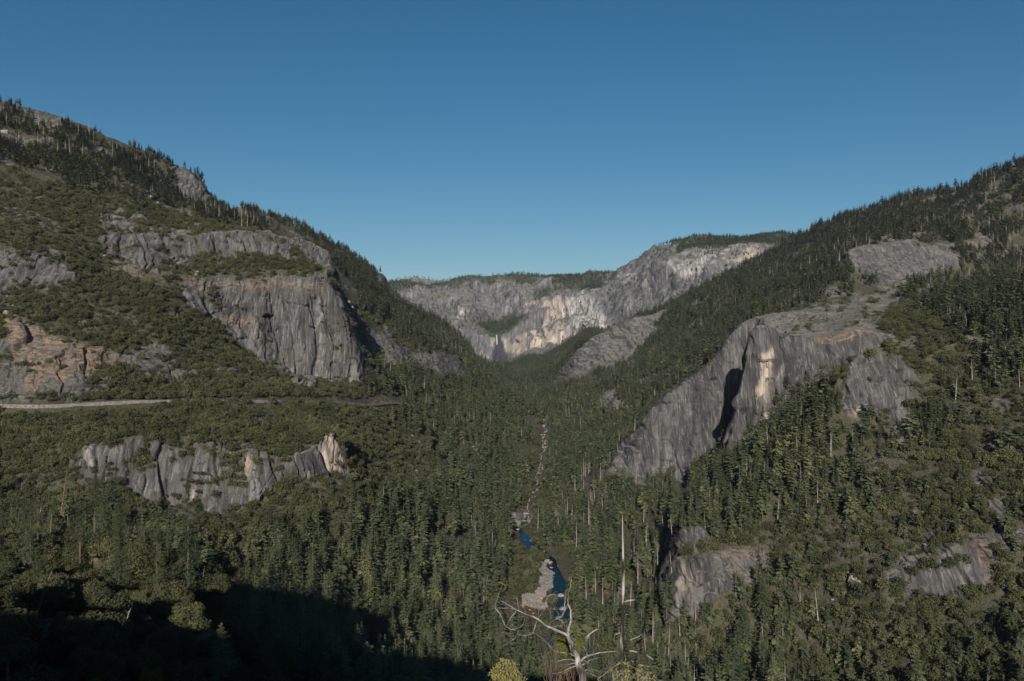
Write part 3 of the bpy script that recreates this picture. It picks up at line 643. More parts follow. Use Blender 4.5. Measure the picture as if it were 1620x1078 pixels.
def snag_shape(r, H, rad, branches, n=6, lean=.0):
    parts = [trunk_shape(r, H, rad, lean, n, 5)]
    for b in range(branches):
        z = H * r.uniform(.3, .97); az = r.uniform(0, 6.28); ln = (H - z) * .22 * r.uniform(.4, 1.2) + .5; d = np.array([math.cos(az), math.sin(az), 0])
        p0 = np.array([0, 0, z]); parts.append(tube([p0, p0 + d * ln * .6 + np.array([0, 0, ln * .02]), p0 + d * ln + np.array([0, 0, -ln * .25])], [rad * .28, rad * .16, rad * .05], 4))
    return joined(parts)
def shrub_shape(r, R, clumps, leaves): return oak_crown(r, R * 1.25, R, clumps, leaves, 1.2, 0.0, .8)
R_ = np.random.default_rng(11)
PROTO = {}
for k in range(4): PROTO['conifer_small', k] = (conifer_crown(R_, 30, [4.4, 5.6, 5.2, 6.2][k], 20, 9, 2, [.1, .2, .35, .25][k], [.3, .3, .55, .5][k], size=1.25, pw=[.85, .75, .45, .55][k]), trunk_shape(R_, 28, .42), 30)
for k in range(4): PROTO['conifer_big', k] = (conifer_crown(R_, 30, [4.6, 6.0, 5.2, 6.4][k], 34, 12, 4, [.12, .28, .36, .22][k], [.3, .4, .6, .5][k], size=1.1, pw=[.85, .75, .45, .55][k]), trunk_shape(R_, 29, .42, n=8), 30)
for k in range(4): PROTO['oak_small', k] = (oak_crown(R_, 9, 5, 17, 26, 1.35), trunk_shape(R_, 5, .3), 9)
for k in range(4): PROTO['oak_big', k] = (oak_crown(R_, 9, 5, 26, 80, 1.0), trunk_shape(R_, 6, .3, .1), 9)
for k in range(4): PROTO['conifer_near', k] = (conifer_crown(R_, 30, [4.8, 6.2, 5.6, 6.6][k], 46, 14, 12, [.15, .3, .38, .25][k], [.35, .45, .6, .5][k], size=.8, pw=[.85, .75, .45, .55][k]), trunk_shape(R_, 29, .42, n=8), 30)
for k in range(4): PROTO['oak_near', k] = (oak_crown(R_, 9, 5, 46, 240, .55), trunk_shape(R_, 6, .3, .1), 9)
for k in range(3): PROTO['shrub', k] = (shrub_shape(R_, 1.6, 7, 22), None, 2)
for k in range(4): PROTO['snag', k] = (None, snag_shape(R_, 26, .6, [7, 14, 4, 20][k]), 26)
def kmat(me, m): me.materials.clear(); me.materials.append(m); return me
def proto_mesh(key, which, m): return mk_mesh(key[0] + '_' + which, *PROTO[key][0 if which == 'crown' else 1], m)
# ------------------------------------------------------------------ where plants stand
RM = VIS.copy()
LG, UGm = GL[:, None] * np.ones(len(GU))[None], np.broadcast_to(GU[None], XG.shape)
dLg = np.gradient(GL)[:, None]; areaG = (YG * 2.5 / F) * (YG * dLg)
sx = np.gradient(ZG, axis=1) / (YG * 2.5 / F); sy = np.gradient(ZG, axis=0) / (YG * dLg); slope = np.sqrt(sx**2 + (sy * 1.0)**2)
def visible_for(h, extra=6): return (PYG - h / YG * F) <= runmin_near + extra
runmin_near = runmin
inframe = (UGm > -130) & (UGm < 1760) & (YG > 120)
clump = fbm(XG / 55, YG / 55, None, 3, 201); clump2 = fbm(XG / 18, YG / 18, None, 2, 202)
gap = np.clip(.5 + 1.1 * clump, 0, 1)
notrock = 1 - np.clip(COV['rock'] * 1.25, 0, 1) * (1 - .85 * COV['pocket'])
water_d = near_line(RIVER[:9], 22)
bar_poly = [([(868,900),(880,905),(882,925),(870,945),(850,955),(826,955),(800,952),(850,938),(852,905)],950,1150,1),([(806,816),(838,812),(840,828),(812,838)],1100,1400,1),([(790,905),(808,908),(812,920),(795,915)],950,1200,1)]
BARM = soft_raster(bar_poly); bar = lookup(BARM, UGm, PYG, YG)
RIVW = [([(810,834),(838,838),(846,860),(840,872),(818,862),(808,848)],1050,1400,1),([(878,868),(905,878),(900,912),(884,908),(882,885)],900,1200,1),([(882,905),(900,908),(896,930),(884,952),(876,950),(880,925)],850,1200,1)]
STONY = [([(862,672),(870,672),(868,700),(862,730),(858,765),(846,790),(848,760),(856,720)],1500,2200,.5)]
VIEW = RIVW + [([(846,888),(866,890),(880,906),(878,930),(872,946),(876,968),(818,966),(820,950),(846,938),(852,915)],950,1150,1),([(803,814),(838,818),(838,834),(812,838)],1100,1400,1),([(788,904),(806,908),(808,920)],900,1200,1),([(0,630),(240,632),(240,645),(0,650)],0,1,1),([(515,629),(655,628),(655,636),(515,637)],0,1,1),([(375,631),(428,630),(428,638),(375,640)],0,1,1)]
VIEWM = [(a, b, c, 0, 1e9, 1) for a, b, c, d, e, f in soft_raster(VIEW)]
NEARV = soft_raster([([(172,950),(218,950),(218,1045),(172,1045)],0,225,1),([(42,890),(96,890),(96,996),(42,996)],0,265,1),([(312,888),(332,888),(332,932),(312,932)],0,330,1),([(88,730),(114,730),(114,818),(88,818)],0,400,1),([(52,798),(90,798),(90,840),(52,840)],0,380,1),([(226,925),(266,925),(266,985),(226,985)],0,300,1),([(86,915),(128,915),(128,958),(86,958)],0,285,1),([(300,935),(356,935),(356,1000),(300,1000)],0,330,1),([(110,800),(150,800),(150,885),(110,885)],0,330,1)])
open_w = lookup(soft_raster(RIVW + STONY), UGm, PYG, YG)
roadm = near_line(ROAD, 15)
openm = np.clip(1 - 1.6 * np.maximum(np.maximum(near_line(RIVER, 9) * (YG > 900), bar), open_w), 0, 1) * (1 - (roadm > .25))
dry = np.clip(COV['dry'], 0, 1)
flatk = np.clip(2.4 - slope * 1.3, 0, 1)
DEN = {}
mix_c = np.clip(COV['conif'] - .0, 0, 1); mix_o = np.clip(np.maximum(COV['oak'], COV['pocket'] * .8 * (YG < 1800)), 0, 1.6)
mix_c = mix_c * np.where((UGm > 1000) & (YG > 1700), .72, 1)
far_forest = (YG > 4250) * np.clip(1 - COV['farwall'] * 1.0, 0, 1) * .9 + (YG > 4250) * COV['green'] * .8
DEN['conifer'] = (215e-4 * mix_c * np.clip(.25 + 1.2 * gap, 0, 1.15) * np.where((UGm < 640) & (YG > 1500), 1.5, 1) * notrock * flatk + 45e-4 * far_forest + 13e-4 * COV['farwall'] * (slope < 1.5)) * openm * (1 - .9 * dry)
DEN['oak'] = 400e-4 * mix_o * np.where((YG > 750) & (UGm < 860), 1.6, 1.15) * np.clip(.7 + .6 * gap, 0, 1) * notrock * np.clip(3.2 - slope * 1.1, .3, 1) * openm * (1 - .9 * dry) * (1 - .55 * mix_c)
sparse = np.clip(1 - mix_c - mix_o, 0, 1)
DEN['shrub'] = (260e-4 * np.clip(.3 + gap, 0, 1) * (1 - COV['farwall'] * .85) * (notrock * (.35 + .65 * sparse) + (1 - notrock) * .55 * np.clip(1.8 - slope, 0.04, 1)) * (1 - .55 * dry)) * (YG < 3600) * np.where(roadm > .25, 0, 1) * np.where(open_w > .3, 0, 1)
hs_ = fbm(XG / 160, YG / 160, None, 2, 301)
DEN['snag'] = 24e-4 * mix_c * np.clip(.22 + hs_ * 1.3 + .7 * ((UGm < 330) & (PYG < 330)), 0, 1) * notrock * openm * (YG < 3800) * (YG > 500) * (UGm > -20) * (UGm < 1640)
HM = dict(conifer=34, oak=9, shrub=2, snag=24)
TREES = {}
for kind, D_ in DEN.items():
    vis = visible_for(HM[kind], 8) & inframe & (YG < 8000)
    n = rng.poisson(np.where(vis, D_ * areaG, 0)); i, j = np.nonzero(n); rep = n[i, j]; i = np.repeat(i, rep); j = np.repeat(j, rep)
    u = GU[j] + rng.uniform(-1.25, 1.25, len(j)); l = GL[i] + rng.uniform(-.5, .5, len(i)) * dLg[i, 0]; y = np.exp(l); x = (u - CX) / F * y
    z = gsample(ZG, u, y)
    py = HY - z / y * F
    if kind == 'conifer': s = np.clip(np.exp(rng.normal(-.14, .33, len(y))), .3, 1.6) * np.where(u > 1200, .92, 1) * np.where(y > 4250, .7, 1) * np.where((u < 600) & (py < 420), .62, 1) * np.where((u > 1240) & (y < 760), .75, 1)
    elif kind == 'oak': s = np.clip(np.exp(rng.normal(-.15, .38, len(y))), .3, 1.8) * np.where((y > 750) & (u < 860), .74, .9)
    elif kind == 'shrub': s = np.clip(rng.normal(1.0, .4, len(y)), .35, 2.2)
    else: s = np.clip(rng.normal(.95, .25, len(y)), .4, 1.4)
    keep = np.ones(len(y), bool); hh = HM[kind] * s / y * F                       # the openings over water, gravel and road stay open
    for f in (.3, .5, .7, .85, .97):
        keep &= ~((lookup(NEARV, u, py - hh * f, y) > .5))
        keep &= ~((lookup(VIEWM, u, py - hh * f, y) > .5) & (y < np.where(py > 700, 1120, 1100)) & (rng.random(len(y)) < np.where(py < 660, .5, .88)))
    x, y, z, u, py, s = (a[keep] for a in (x, y, z, u, py, s))
    TREES[kind] = dict(x=x, y=y, z=z, u=u, py=py, s=s, rot=rng.uniform(0, 6.283, len(y)), var=rng.integers(0, 4 if kind != 'shrub' else 3, len(y)))
    print(kind, len(y))
# ------------------------------------------------------------------ uncountable forest: one object per kind
def stuff(name, label, kind_key, sel, protos, matl, group=None, trunk=False):
    T = TREES[kind_key]; idx = np.nonzero(sel)[0]
    P = np.stack([T['x'][idx], T['y'][idx], T['z'][idx] - .5], 1)
    me = bpy.data.meshes.new(name); me.vertices.add(len(P)); me.vertices.foreach_set('co', P.astype(np.float32).ravel())
    ra = me.attributes.new('turn', 'FLOAT_VECTOR', 'POINT'); a = np.zeros((len(P), 3), np.float32); a[:, 2] = T['rot'][idx]; a[:, 0] = rng.normal(0, .03, len(P)); ra.data.foreach_set('vector', a.ravel())
    sa = me.attributes.new('size', 'FLOAT_VECTOR', 'POINT'); s = T['s'][idx]; w = s * rng.uniform(.8, 1.2, len(s)); a = np.stack([w, w, s], 1).astype(np.float32); sa.data.foreach_set('vector', a.ravel())
    va = me.attributes.new('variant', 'INT', 'POINT'); va.data.foreach_set('value', T['var'][idx].astype(np.int32))
    o = obj(name, me); tag(o, label, kind='stuff')
    ng = bpy.data.node_groups.new(name + '_scatter', 'GeometryNodeTree'); ng.interface.new_socket('Geometry', in_out='INPUT', socket_type='NodeSocketGeometry'); ng.interface.new_socket('Geometry', in_out='OUTPUT', socket_type='NodeSocketGeometry')
    gi = ng.nodes.new('NodeGroupInput'); go = ng.nodes.new('NodeGroupOutput'); ip = ng.nodes.new('GeometryNodeInstanceOnPoints'); jn = ng.nodes.new('GeometryNodeJoinGeometry')
    for p in reversed(protos):
        oi = ng.nodes.new('GeometryNodeObjectInfo'); oi.inputs['Object'].default_value = p; oi.inputs['As Instance'].default_value = True; ng.links.new(oi.outputs['Geometry'], jn.inputs[0])
    ng.links.new(gi.outputs[0], ip.inputs['Points']); ng.links.new(jn.outputs[0], ip.inputs['Instance']); ip.inputs['Pick Instance'].default_value = True
    for nm, dt, sock in (('turn', 'FLOAT_VECTOR', 'Rotation'), ('size', 'FLOAT_VECTOR', 'Scale'), ('variant', 'INT', 'Instance Index')):
        na = ng.nodes.new('GeometryNodeInputNamedAttribute'); na.data_type = dt; na.inputs['Name'].default_value = nm; ng.links.new(na.outputs['Attribute'], ip.inputs[sock])
    ng.links.new(ip.outputs[0], go.inputs[0])
    md = o.modifiers.new('scatter', 'NODES'); md.node_group = ng
    return o
def merged_proto(key, mc, mt):
    c, t, h = PROTO[key]; parts = [p for p in (c, t) if p is not None]; v, f = joined(parts)
    me = mk_mesh(key[0], v, f, mc if c is not None else mt)
    if c is not None and t is not None:
        me.materials.append(mt); mi = np.zeros(len(me.polygons), np.int32); mi[len(c[1]):] = 1; me.polygons.foreach_set('material_index', mi)
    return bpy.data.objects.new(key[0], me)
rank = {}
for k in TREES:
    T = TREES[k]; app = T['s'] * HM[k] / T['y'] * F; infr = (T['u'] > -45) & (T['u'] < 1665) & (T['py'] < 1070 + app * .6) & (T['py'] - app > 5)
    rm = gsample(runmin, T['u'], T['y']); infr &= T['py'] <= rm + .4 * app
    app = np.where(infr, app, 0); order = np.argsort(-app); top = np.zeros(len(app), bool); top[order[:300]] = True; top &= app > 0
    rank[k] = top; print(k, 'single', top.sum(), app[order[:300]].min() if len(app) > 300 else 0)
stuff('conifer_forest', 'dark conifer forest covering the valley floor and mountainsides', 'conifer', ~rank['conifer'], [merged_proto(('conifer_small', k), M['needles'] if k % 2 else M['needles_blue'], M['bark']) for k in range(4)], None)
stuff('oak_woodland', 'rounded olive green oak woodland on the lower slopes', 'oak', ~rank['oak'], [merged_proto(('oak_small', k), M['oak_leaves'], M['bark']) for k in range(4)], None)
stuff('dead_timber', 'scattered grey standing dead timber in the conifer forest', 'snag', ~rank['snag'], [merged_proto(('snag', k), M['grey_wood'], M['grey_wood']) for k in range(4)], None)
stuff('brush', 'low grey green brush scattered on ledges and dry slopes', 'shrub', ~rank['shrub'], [merged_proto(('shrub', k), M['shrub_leaves'], M['bark']) for k in range(3)], None)
# ------------------------------------------------------------------ single trees
def copy_tree(o, parent=None):
    c = o.copy(); C.collection.objects.link(c); c.parent = parent
    for ch in CH[o.name]: 
        d = ch.copy(); C.collection.objects.link(d); d.parent = c
    return c
PM = {}
def parts_of(key, mc, mt):
    k = (key, mc.name)
    if k not in PM: PM[k] = (proto_mesh(key, 'crown', mc) if PROTO[key][0] is not None else None, proto_mesh(key, 'trunk', mt) if PROTO[key][1] is not None else None)
    return PM[k]
def place_tree(name, label, cat, group, key, mc, mt, loc, rz, s, lean=(0, 0), wid=1.0):
    a, b = parts_of(key, mc, mt); r = bpy.data.objects.new(name, None); link(r); r.location = loc; r.rotation_euler = (lean[0], lean[1], rz); r.scale = (s * wid, s * wid, s)
    for nm, me in (('crown', a), ('trunk', b)):
        if me: obj(nm, me, r)
    return tag(r, label, cat, group)
def place_one(name, label, cat, group, me, loc, rz, s, lean=(0, 0)):
    r = obj(name, me); r.location = loc; r.rotation_euler = (lean[0], lean[1], rz); r.scale = s if isinstance(s, tuple) else (s, s, s); return tag(r, label, cat, group)
def where(u, v, y):
    """plain words for the place of a plant"""
    if y < 500: return 'on the dark slope in the near left corner'
    if u < 560 and v > 860 and y < 800: return 'below the striped grey cliff, near the big shadow'
    if u < 560 and 690 < v <= 860: return 'around the striped grey cliff under the road'
    if u < 720 and 636 < v <= 690: return 'just below the pale road wall'
    if u < 560 and v <= 636: return 'on the brushy slope above the road'
    if u < 660: return 'on the wooded slope left of the river'
    if u < 800: return 'just left of the gravel bar'
    if u < 910 and y < 1500: return 'beside the river and its gravel bar'
    if u < 910: return 'on the valley floor beyond the blue pool'
    if u < 1060: return 'in the forest between river and big slab'
    if u < 1250 and v > 830: return 'around the pale buttress low on the right'
    if u < 1250: return 'on the spur under the big dark alcove'
    if v > 850: return 'around the pale cliff low on the right'
    if u < 1430: return 'on the spur below the cracked grey outcrop'
    return 'on the wooded slope at the right side'
CNT = {}
def label_for(kind, T, i):
    h = T['s'][i]; w = where(T['u'][i], T['py'][i], T['y'][i]); big = 'tall' if h > 1.15 else ('small' if h < .8 else 'middle sized')
    return big, w
for kind, noun, name, cat, grp in (('conifer', 'pointed conifer', 'conifer', 'conifer', 'single conifers'), ('oak', 'round olive oak', 'oak_tree', 'oak', 'single oaks')):
    T = TREES[kind]
    for i in np.nonzero(rank[kind])[0]:
        big, w = label_for(kind, T, i); v = int(T['var'][i]); nearby = 'near' if T['y'][i] < 450 else 'big'; key = (f'conifer_{nearby}' if kind == 'conifer' else f'oak_{nearby}', v)
        mc = (M['needles'] if v % 2 else M['needles_blue']) if kind == 'conifer' else M['oak_leaves']
        place_tree(name, f'{big} {noun} {w}', cat, f'{grp} {w}', key, mc, M['bark'], (T['x'][i], T['y'][i], T['z'][i] - .4), T['rot'][i], float(T['s'][i]), (0, 0), rng.uniform(.85, 1.15))
SM = [mk_mesh('brush', *PROTO['shrub', k][0], M['shrub_leaves']) for k in range(3)]; T = TREES['shrub']
for i in np.nonzero(rank['shrub'])[0]:
    big, w = label_for('shrub', T, i); place_one('shrub', f'{"large" if T["s"][i] > 1.3 else "low"} grey green shrub {w}', 'shrub', f'shrubs {w}', SM[int(T['var'][i])], (T['x'][i], T['y'][i], T['z'][i] - .2), T['rot'][i], float(T['s'][i]))
NM = [mk_mesh('dead_trunk', *PROTO['snag', k][1], M['grey_wood']) for k in range(4)]; T = TREES['snag']
for i in np.nonzero(rank['snag'])[0]:
    big, w = label_for('snag', T, i); place_one('dead_tree', f'{big} bare grey standing dead tree {w}', 'dead tree', f'dead trees {w}', NM[int(T['var'][i])], (T['x'][i], T['y'][i], T['z'][i] - .4), T['rot'][i], float(T['s'][i]), (rng.normal(0, .04), rng.normal(0, .04)))
# ------------------------------------------------------------------ singled-out plants of the near left corner
def at(px, py, y): return Vector(((px - CX) / F * y, y, -(py - HY) / F * y))
def near_pine(px, top, base, y, label, key=('conifer_near', 1), mc='needles', wid=1.2):
    h = (base - top) / F * y; place_tree('pine_tree', label, 'pine', None, key, M[mc], M['bark'], at(px, base, y), px * 1.0, h / 30, (0, 0), wid)
PROTO['pine', 0] = (conifer_crown(R_, 30, 7.0, 32, 13, 18, .34, .4, size=.9), trunk_shape(R_, 29, .5, n=8), 30)
PROTO['pine', 1] = (conifer_crown(R_, 30, 8.0, 28, 12, 22, .42, .5, size=.9), trunk_shape(R_, 29, .5, n=8), 30)
near_pine(127, 792, 886, 330, 'pine with visible pale trunk, left of the white fallen rocks in the near left corner', ('pine', 0))
near_pine(197, 796, 860, 360, 'pine with a short crown right under the left end of the striped cliff', ('pine', 1))
near_pine(252, 872, 942, 320, 'pine standing at the upper edge of the black shadow, left of a small grey snag', ('pine', 0))
near_pine(60, 790, 880, 350, 'bushy pine behind the two broken snags at the left edge', ('pine', 1))
near_pine(150, 735, 850, 420, 'tall open pine left of the striped cliff, at the far left', ('pine', 0))
near_pine(12, 945, 1110, 150, 'large yellow green pine cut by the left picture edge', ('pine', 1), 'oak_leaves')
near_pine(350, 985, 1110, 200, 'dim pine at the bottom inside the black shadow', ('pine', 0))
near_pine(246, 930, 985, 300, 'small bright young fir standing alone in the black shadow', ('conifer_near', 3), 'oak_leaves', 1.5)
def pole(name, label, cat, px0, py0, px1, py1, y, r0, nb, m, seed, stub=1.0):
    a, b = at(px0, py0, y), at(px1, py1, y * 1.01); r = np.random.default_rng(seed); d = b - a; Ln = d.length; dn = np.array(d / Ln); parts = [tube([np.array((a - a)), np.array(d * .33), np.array(d * .66), np.array(d)], [r0, r0 * .8, r0 * .5, r0 * .12], 8)]
    for q in range(nb):
        t = r.uniform(.15, .97); p = np.array(d) * t; az = r.uniform(0, 6.28); ln = Ln * (1 - t * .75) * .16 * r.uniform(.5, 1.2) * stub
        e = np.array([math.cos(az), math.sin(az) * .6, -.1]); parts.append(tube([p, p + e * ln * .6, p + e * ln + np.array([0, 0, -.45 * ln])], [r0 * .22, r0 * .15, r0 * .06], 4))
    o = obj(name, mk_mesh(name, *joined(parts), M[m])); o.location = a; return tag(o, label, cat)
pole('leaning_dead_tree', 'brown dead trunk leaning right in the near left corner', 'dead tree', 50, 988, 83, 902, 260, .75, 7, 'red_wood', 3)
pole('dead_tree', 'thin white dead tree with short curved branches leaning right inside the black shadow', 'dead tree', 181, 1037, 207, 962, 220, .40, 26, 'white_wood', 4, 1.1)
pole('dead_tree', 'small thin grey snag at the top right edge of the near shadow', 'dead tree', 319, 926, 324, 895, 330, .30, 9, 'white_wood', 5, 1.6)
pole('dead_tree', 'tall thin brown snag rising left of the striped cliff', 'dead tree', 97, 812, 107, 738, 400, .42, 10, 'red_wood', 6)
pole('dead_tree', 'short pale broken snag at the far left', 'dead tree', 59, 838, 65, 803, 380, .55, 2, 'white_wood', 7)
pole('dead_tree', 'short brown broken snag right of the pale broken one', 'dead tree', 80, 846, 82, 810, 380, .45, 3, 'red_wood', 8)
pole('dead_tree', 'grey forked snag below the leaning brown trunk', 'dead tree', 95, 955, 92, 925, 280, .4, 8, 'grey_wood', 9, 2.2)
pole('dead_tree', 'grey snag right of the forked one, near left corner', 'dead tree', 116, 945, 122, 918, 285, .35, 6, 'grey_wood', 10, 2.0)
def near_shrub(px, py, y, R, label, m='shrub_leaves', seed=1, h=1.25, cl=26, lv=260, cat='shrub'):
    r = np.random.default_rng(seed); o = obj('shrub', mk_mesh('shrub', *oak_crown(r, R * h, R, cl, lv, .5, 0.0, .9), M[m])); o.location = at(px, py, y); return tag(o, label, cat)
near_shrub(146, 1018, 220, 4.6, 'grey green bush left of the thin white dead tree', 'shrub_leaves', 2)
near_shrub(172, 1032, 215, 2.0, 'small olive bush at the foot of the thin white dead tree', 'oak_leaves', 3)
for k, (px, py, R, lb) in enumerate([(328,950,4.2,'grey bush topping the row along the right edge of the dark slope'),(326,970,3.6,'yellow green bush second in the row down the right edge of the dark slope'),(345,990,3.2,'lowest bright bush of the row down the right edge of the dark slope')]):
    near_shrub(px, py, 330, R, lb, ('shrub_leaves', 'oak_leaves', 'oak_leaves')[k], 20 + k)
near_shrub(307, 1034, 230, 1.9, 'small olive bush alone in the middle of the black shadow', 'oak_leaves', 30)
near_shrub(240, 1084, 160, 2.6, 'yellow green bush top poking in at the bottom, in the shadow', 'bright_leaves', 31)
near_shrub(152, 1086, 160, 1.2, 'tiny yellow bush tip at the bottom left', 'bright_leaves', 32)
near_shrub(45, 925, 280, 3.4, 'bright green bush left of the leaning brown trunk', 'oak_leaves', 33)
# ------------------------------------------------------------------ close to the camera: bleached dead oak, charred pole, autumn bushes
YD = 18.0
M['rusty_leaves'] = foliage('rusty_leaves', (.16, .08, .03), (.27, .13, .05), (.2, .14, .06), 6)
M['old_wood'] = simple('furrowed_dead_wood', [(.42, (.035, .03, .027)), (.56, (.16, .14, .125)), (.7, (.40, .37, .34))], 9, bump=.03, mapsc=(1, 1, .22), det=6)
def zc(X_, Y_, y=YD, dy=0): p = at(780 + X_ / 6.06, 900 + Y_ / 6.06, y + dy); return np.array(p) * ((y + dy) / (y + dy))
BR = [  # traced limbs: points (zoomed), start radius mm, end radius
 ([(880,1180),(860,1078),(835,960),(800,850),(760,750),(730,660),(722,600),(700,560),(685,512),(660,488),(612,478)],112,18,0),
 ([(722,600),(745,500),(748,400),(715,340),(720,260),(745,160),(752,100)],36,6,.2),
 ([(712,640),(640,600),(520,555),(400,465),(320,440),(230,400),(130,340),(70,308)],38,6,-.3),
 ([(400,467),(330,460),(235,464)],22,8,-.5),([(250,405),(150,378),(60,380),(-10,350)],20,5,-.5),([(235,395),(200,435),(150,500),(128,548)],14,5,0),
 ([(20,380),(70,440),(90,490),(118,550),(180,585),(250,572),(300,520),(304,480)],17,6,-.6),([(240,600),(232,640),(170,698),(100,740),(62,765)],18,5,.4),([(90,615),(40,660),(0,730)],11,4,.4),([(95,612),(150,612),(175,640)],9,4,.2),
 ([(235,630),(300,640),(380,620),(400,560),(430,480),(510,370)],16,5,.3),([(225,280),(240,330),(250,400)],9,4,0),([(30,400),(20,330),(60,250),(90,130)],8,3,0),
 ([(612,480),(660,455),(690,390),(688,300),(695,205)],30,6,-.2),([(600,480),(640,440),(590,385),(575,340),(600,250)],14,4,-.4),([(590,250),(540,250),(505,300),(505,350),(545,395),(550,440),(558,485)],12,4,-.3),([(545,395),(580,320),(590,250)],8,3,-.3),
 ([(610,478),(580,500),(530,520),(500,515)],14,5,.3),([(660,490),(700,510),(740,515),(760,485)],16,4,.3),([(752,520),(770,470),(745,400)],8,3,.2),
 ([(775,835),(740,815),(680,804),(600,800),(540,740),(440,640),(370,606)],20,5,-.4),([(820,905),(760,870),(700,865),(620,890),(560,880)],22,6,.3),
 ([(835,890),(900,840),(950,818),(1080,800),(1180,792)],34,8,.2),([(900,840),(892,740),(888,680)],15,4,.4),([(905,835),(870,750),(860,700)],10,4,.1),([(950,818),(985,780),(1000,720)],9,3,.1),
 ([(840,930),(920,880),(1010,850),(1060,855)],22,5,.5),([(845,980),(930,1000),(1000,1040),(1060,1090)],26,8,.4),([(850,1000),(900,960),(1010,980),(1100,990)],18,5,.2),
 ([(800,930),(720,960),(640,1000),(560,1010)],20,5,-.3),([(800,900),(720,920),(660,950)],14,4,-.2),([(880,880),(930,920),(960,990)],16,5,.2),([(1010,980),(1060,1000),(1080,1040)],10,4,.2),
 ([(690,545),(620,548),(560,560),(500,545),(420,545)],14,4,.5),([(700,560),(640,530),(590,500)],12,4,.4),([(130,340),(100,300),(70,250)],7,3,-.3),([(320,440),(300,380),(240,340),(180,320)],8,3,.3),([(430,480),(440,400),(410,340),(420,300)],8,3,.3),
]
def limb_mesh(polys, y, jit=3, n=7, seed=5):
    r = np.random.default_rng(seed); parts = []
    for pts, r0, r1, dy in polys:
        P_ = np.array([[a, b] for a, b in pts], float); m_ = max(4, len(P_) * 3); t = np.linspace(0, len(P_) - 1, m_); X_ = np.interp(t, range(len(P_)), P_[:, 0]); Y_ = np.interp(t, range(len(P_)), P_[:, 1])
        if len(P_) > 2: X_[1:-1] = (X_[:-2] + 2 * X_[1:-1] + X_[2:]) / 4; Y_[1:-1] = (Y_[:-2] + 2 * Y_[1:-1] + Y_[2:]) / 4
        X_[1:] += r.normal(0, jit, m_ - 1); Y_[1:] += r.normal(0, jit * .7, m_ - 1)
        pts3 = [zc(X_[i], Y_[i], y, dy * 2.2 * i / m_) for i in range(m_)]; rd = .85 * (r1 + (r0 - r1) * np.linspace(1, 0, m_) ** 1.5) / 1000 * (y / YD)
        parts.append(tube(pts3, rd, n if r0 > 15 else 5))
    return joined(parts)
root = link(bpy.data.objects.new('bleached_dead_oak', None)); root.location = zc(880, 1180); rl = np.array(root.location)
def rel(vf): return vf[0] - rl, vf[1]
trunk_bits = [BR[0]]; limb_bits = BR[1:]
obj('trunk', mk_mesh('trunk', *rel(limb_mesh(trunk_bits, YD, 9, 10)), M['old_wood'], True), root)
gz = float(ground_z(rl[0], YD)[0]); base_v, base_f = tube([[0, 0, 0.05], [.12, 0, (gz - rl[2]) * .5], [.3, .1, gz - rl[2] - .5]], [.20, .26, .36], 10); obj('trunk', mk_mesh('stem_base', base_v, base_f, M['bark'], True), root)
for b in limb_bits: obj('branch', mk_mesh('branch', *rel(limb_mesh([b], YD, 3, 7, int(b[0][0][0]) + 7)), M['white_wood'], True), root)
tw = []
r = np.random.default_rng(77)
for b in limb_bits:                                   # fine twigs
    for q in range(5):
        k = r.integers(0, len(b[0]) - 1); t = r.random(); px = b[0][k][0] * (1 - t) + b[0][k + 1][0] * t; py = b[0][k][1] * (1 - t) + b[0][k + 1][1] * t
        a = r.uniform(0, 6.28); ln = r.uniform(15, 60); tw.append(([(px, py), (px + math.cos(a) * ln * .5 + r.normal(0, 4), py + math.sin(a) * ln * .5 - 4), (px + math.cos(a + .4) * ln, py + math.sin(a + .4) * ln - 6)], 4.5, 2, r.uniform(-.3, .3)))
obj('twigs', mk_mesh('twigs', *rel(limb_mesh(tw, YD, 1, 4, 9)), M['white_wood']), root)
tag(root, 'bleached leafless oak with twisted white limbs at the bottom centre', 'dead tree')
# charred pole
YP = 42.0; root = link(bpy.data.objects.new('charred_dead_trunk', None)); rl = np.array(at(983, 1110, YP)); root.location = rl
gz = float(ground_z(rl[0], YP)[0])
M['char'] = None
m_, nt_, b_ = mat('charred_wood'); N_ = NT(nt_); g_ = N_.n('ShaderNodeNewGeometry'); n1 = N_.noise(N_.mapping(g_.outputs['Position'], (1, 1, .35)), 1.1, 4); n2 = N_.noise(N_.mapping(g_.outputs['Position'], (9, 9, 1.2)), 1.5, 4)
N_.lk(N_.mix(N_.ramp(n1, [(.46, 0.0), (.54, 1.0)]), (.018, .017, .016), N_.mix(n2, (.16, .145, .13), (.44, .40, .37))), b_.inputs['Base Color']); M['char'] = m_
pp = [(983,1110),(983,1040),(984,1000),(985,965),(986,930),(986,900),(985.5,868),(985,840),(985,815)]; rr = [.13,.12,.10,.09,.08,.065,.048,.03,.013]
pv, pf = tube([[0, 0, gz - rl[2] - .5]] + [np.array(at(a, b, YP)) - rl for a, b in pp], [.3] + rr, 12); obj('trunk', mk_mesh('trunk', pv, pf, M['char'], True), root)
def pb(pts, r0, r1, m='char', dy=0):
    P_ = [np.array(at(780 + a / 6.06, 900 + c / 6.06, YP + dy * i)) - rl for i, (a, c) in enumerate(pts)]; obj('branch', mk_mesh('branch', *tube(P_, np.linspace(r0, r1, len(P_)), 6), M[m], True), root)
pb([(1255,318),(1300,305),(1362,298)], .05, .03, 'white_wood'); pb([(1225,550),(1150,545),(1050,555),(980,590),(925,625),(885,668)], .045, .018, 'char'); pb([(960,600),(920,640),(890,700)], .02, .01, 'white_wood'); pb([(1255,545),(1300,548)], .03, .01); pb([(1250,600),(1330,602)], .03, .01); pb([(1225,610),(1160,640)], .025, .01, 'white_wood')
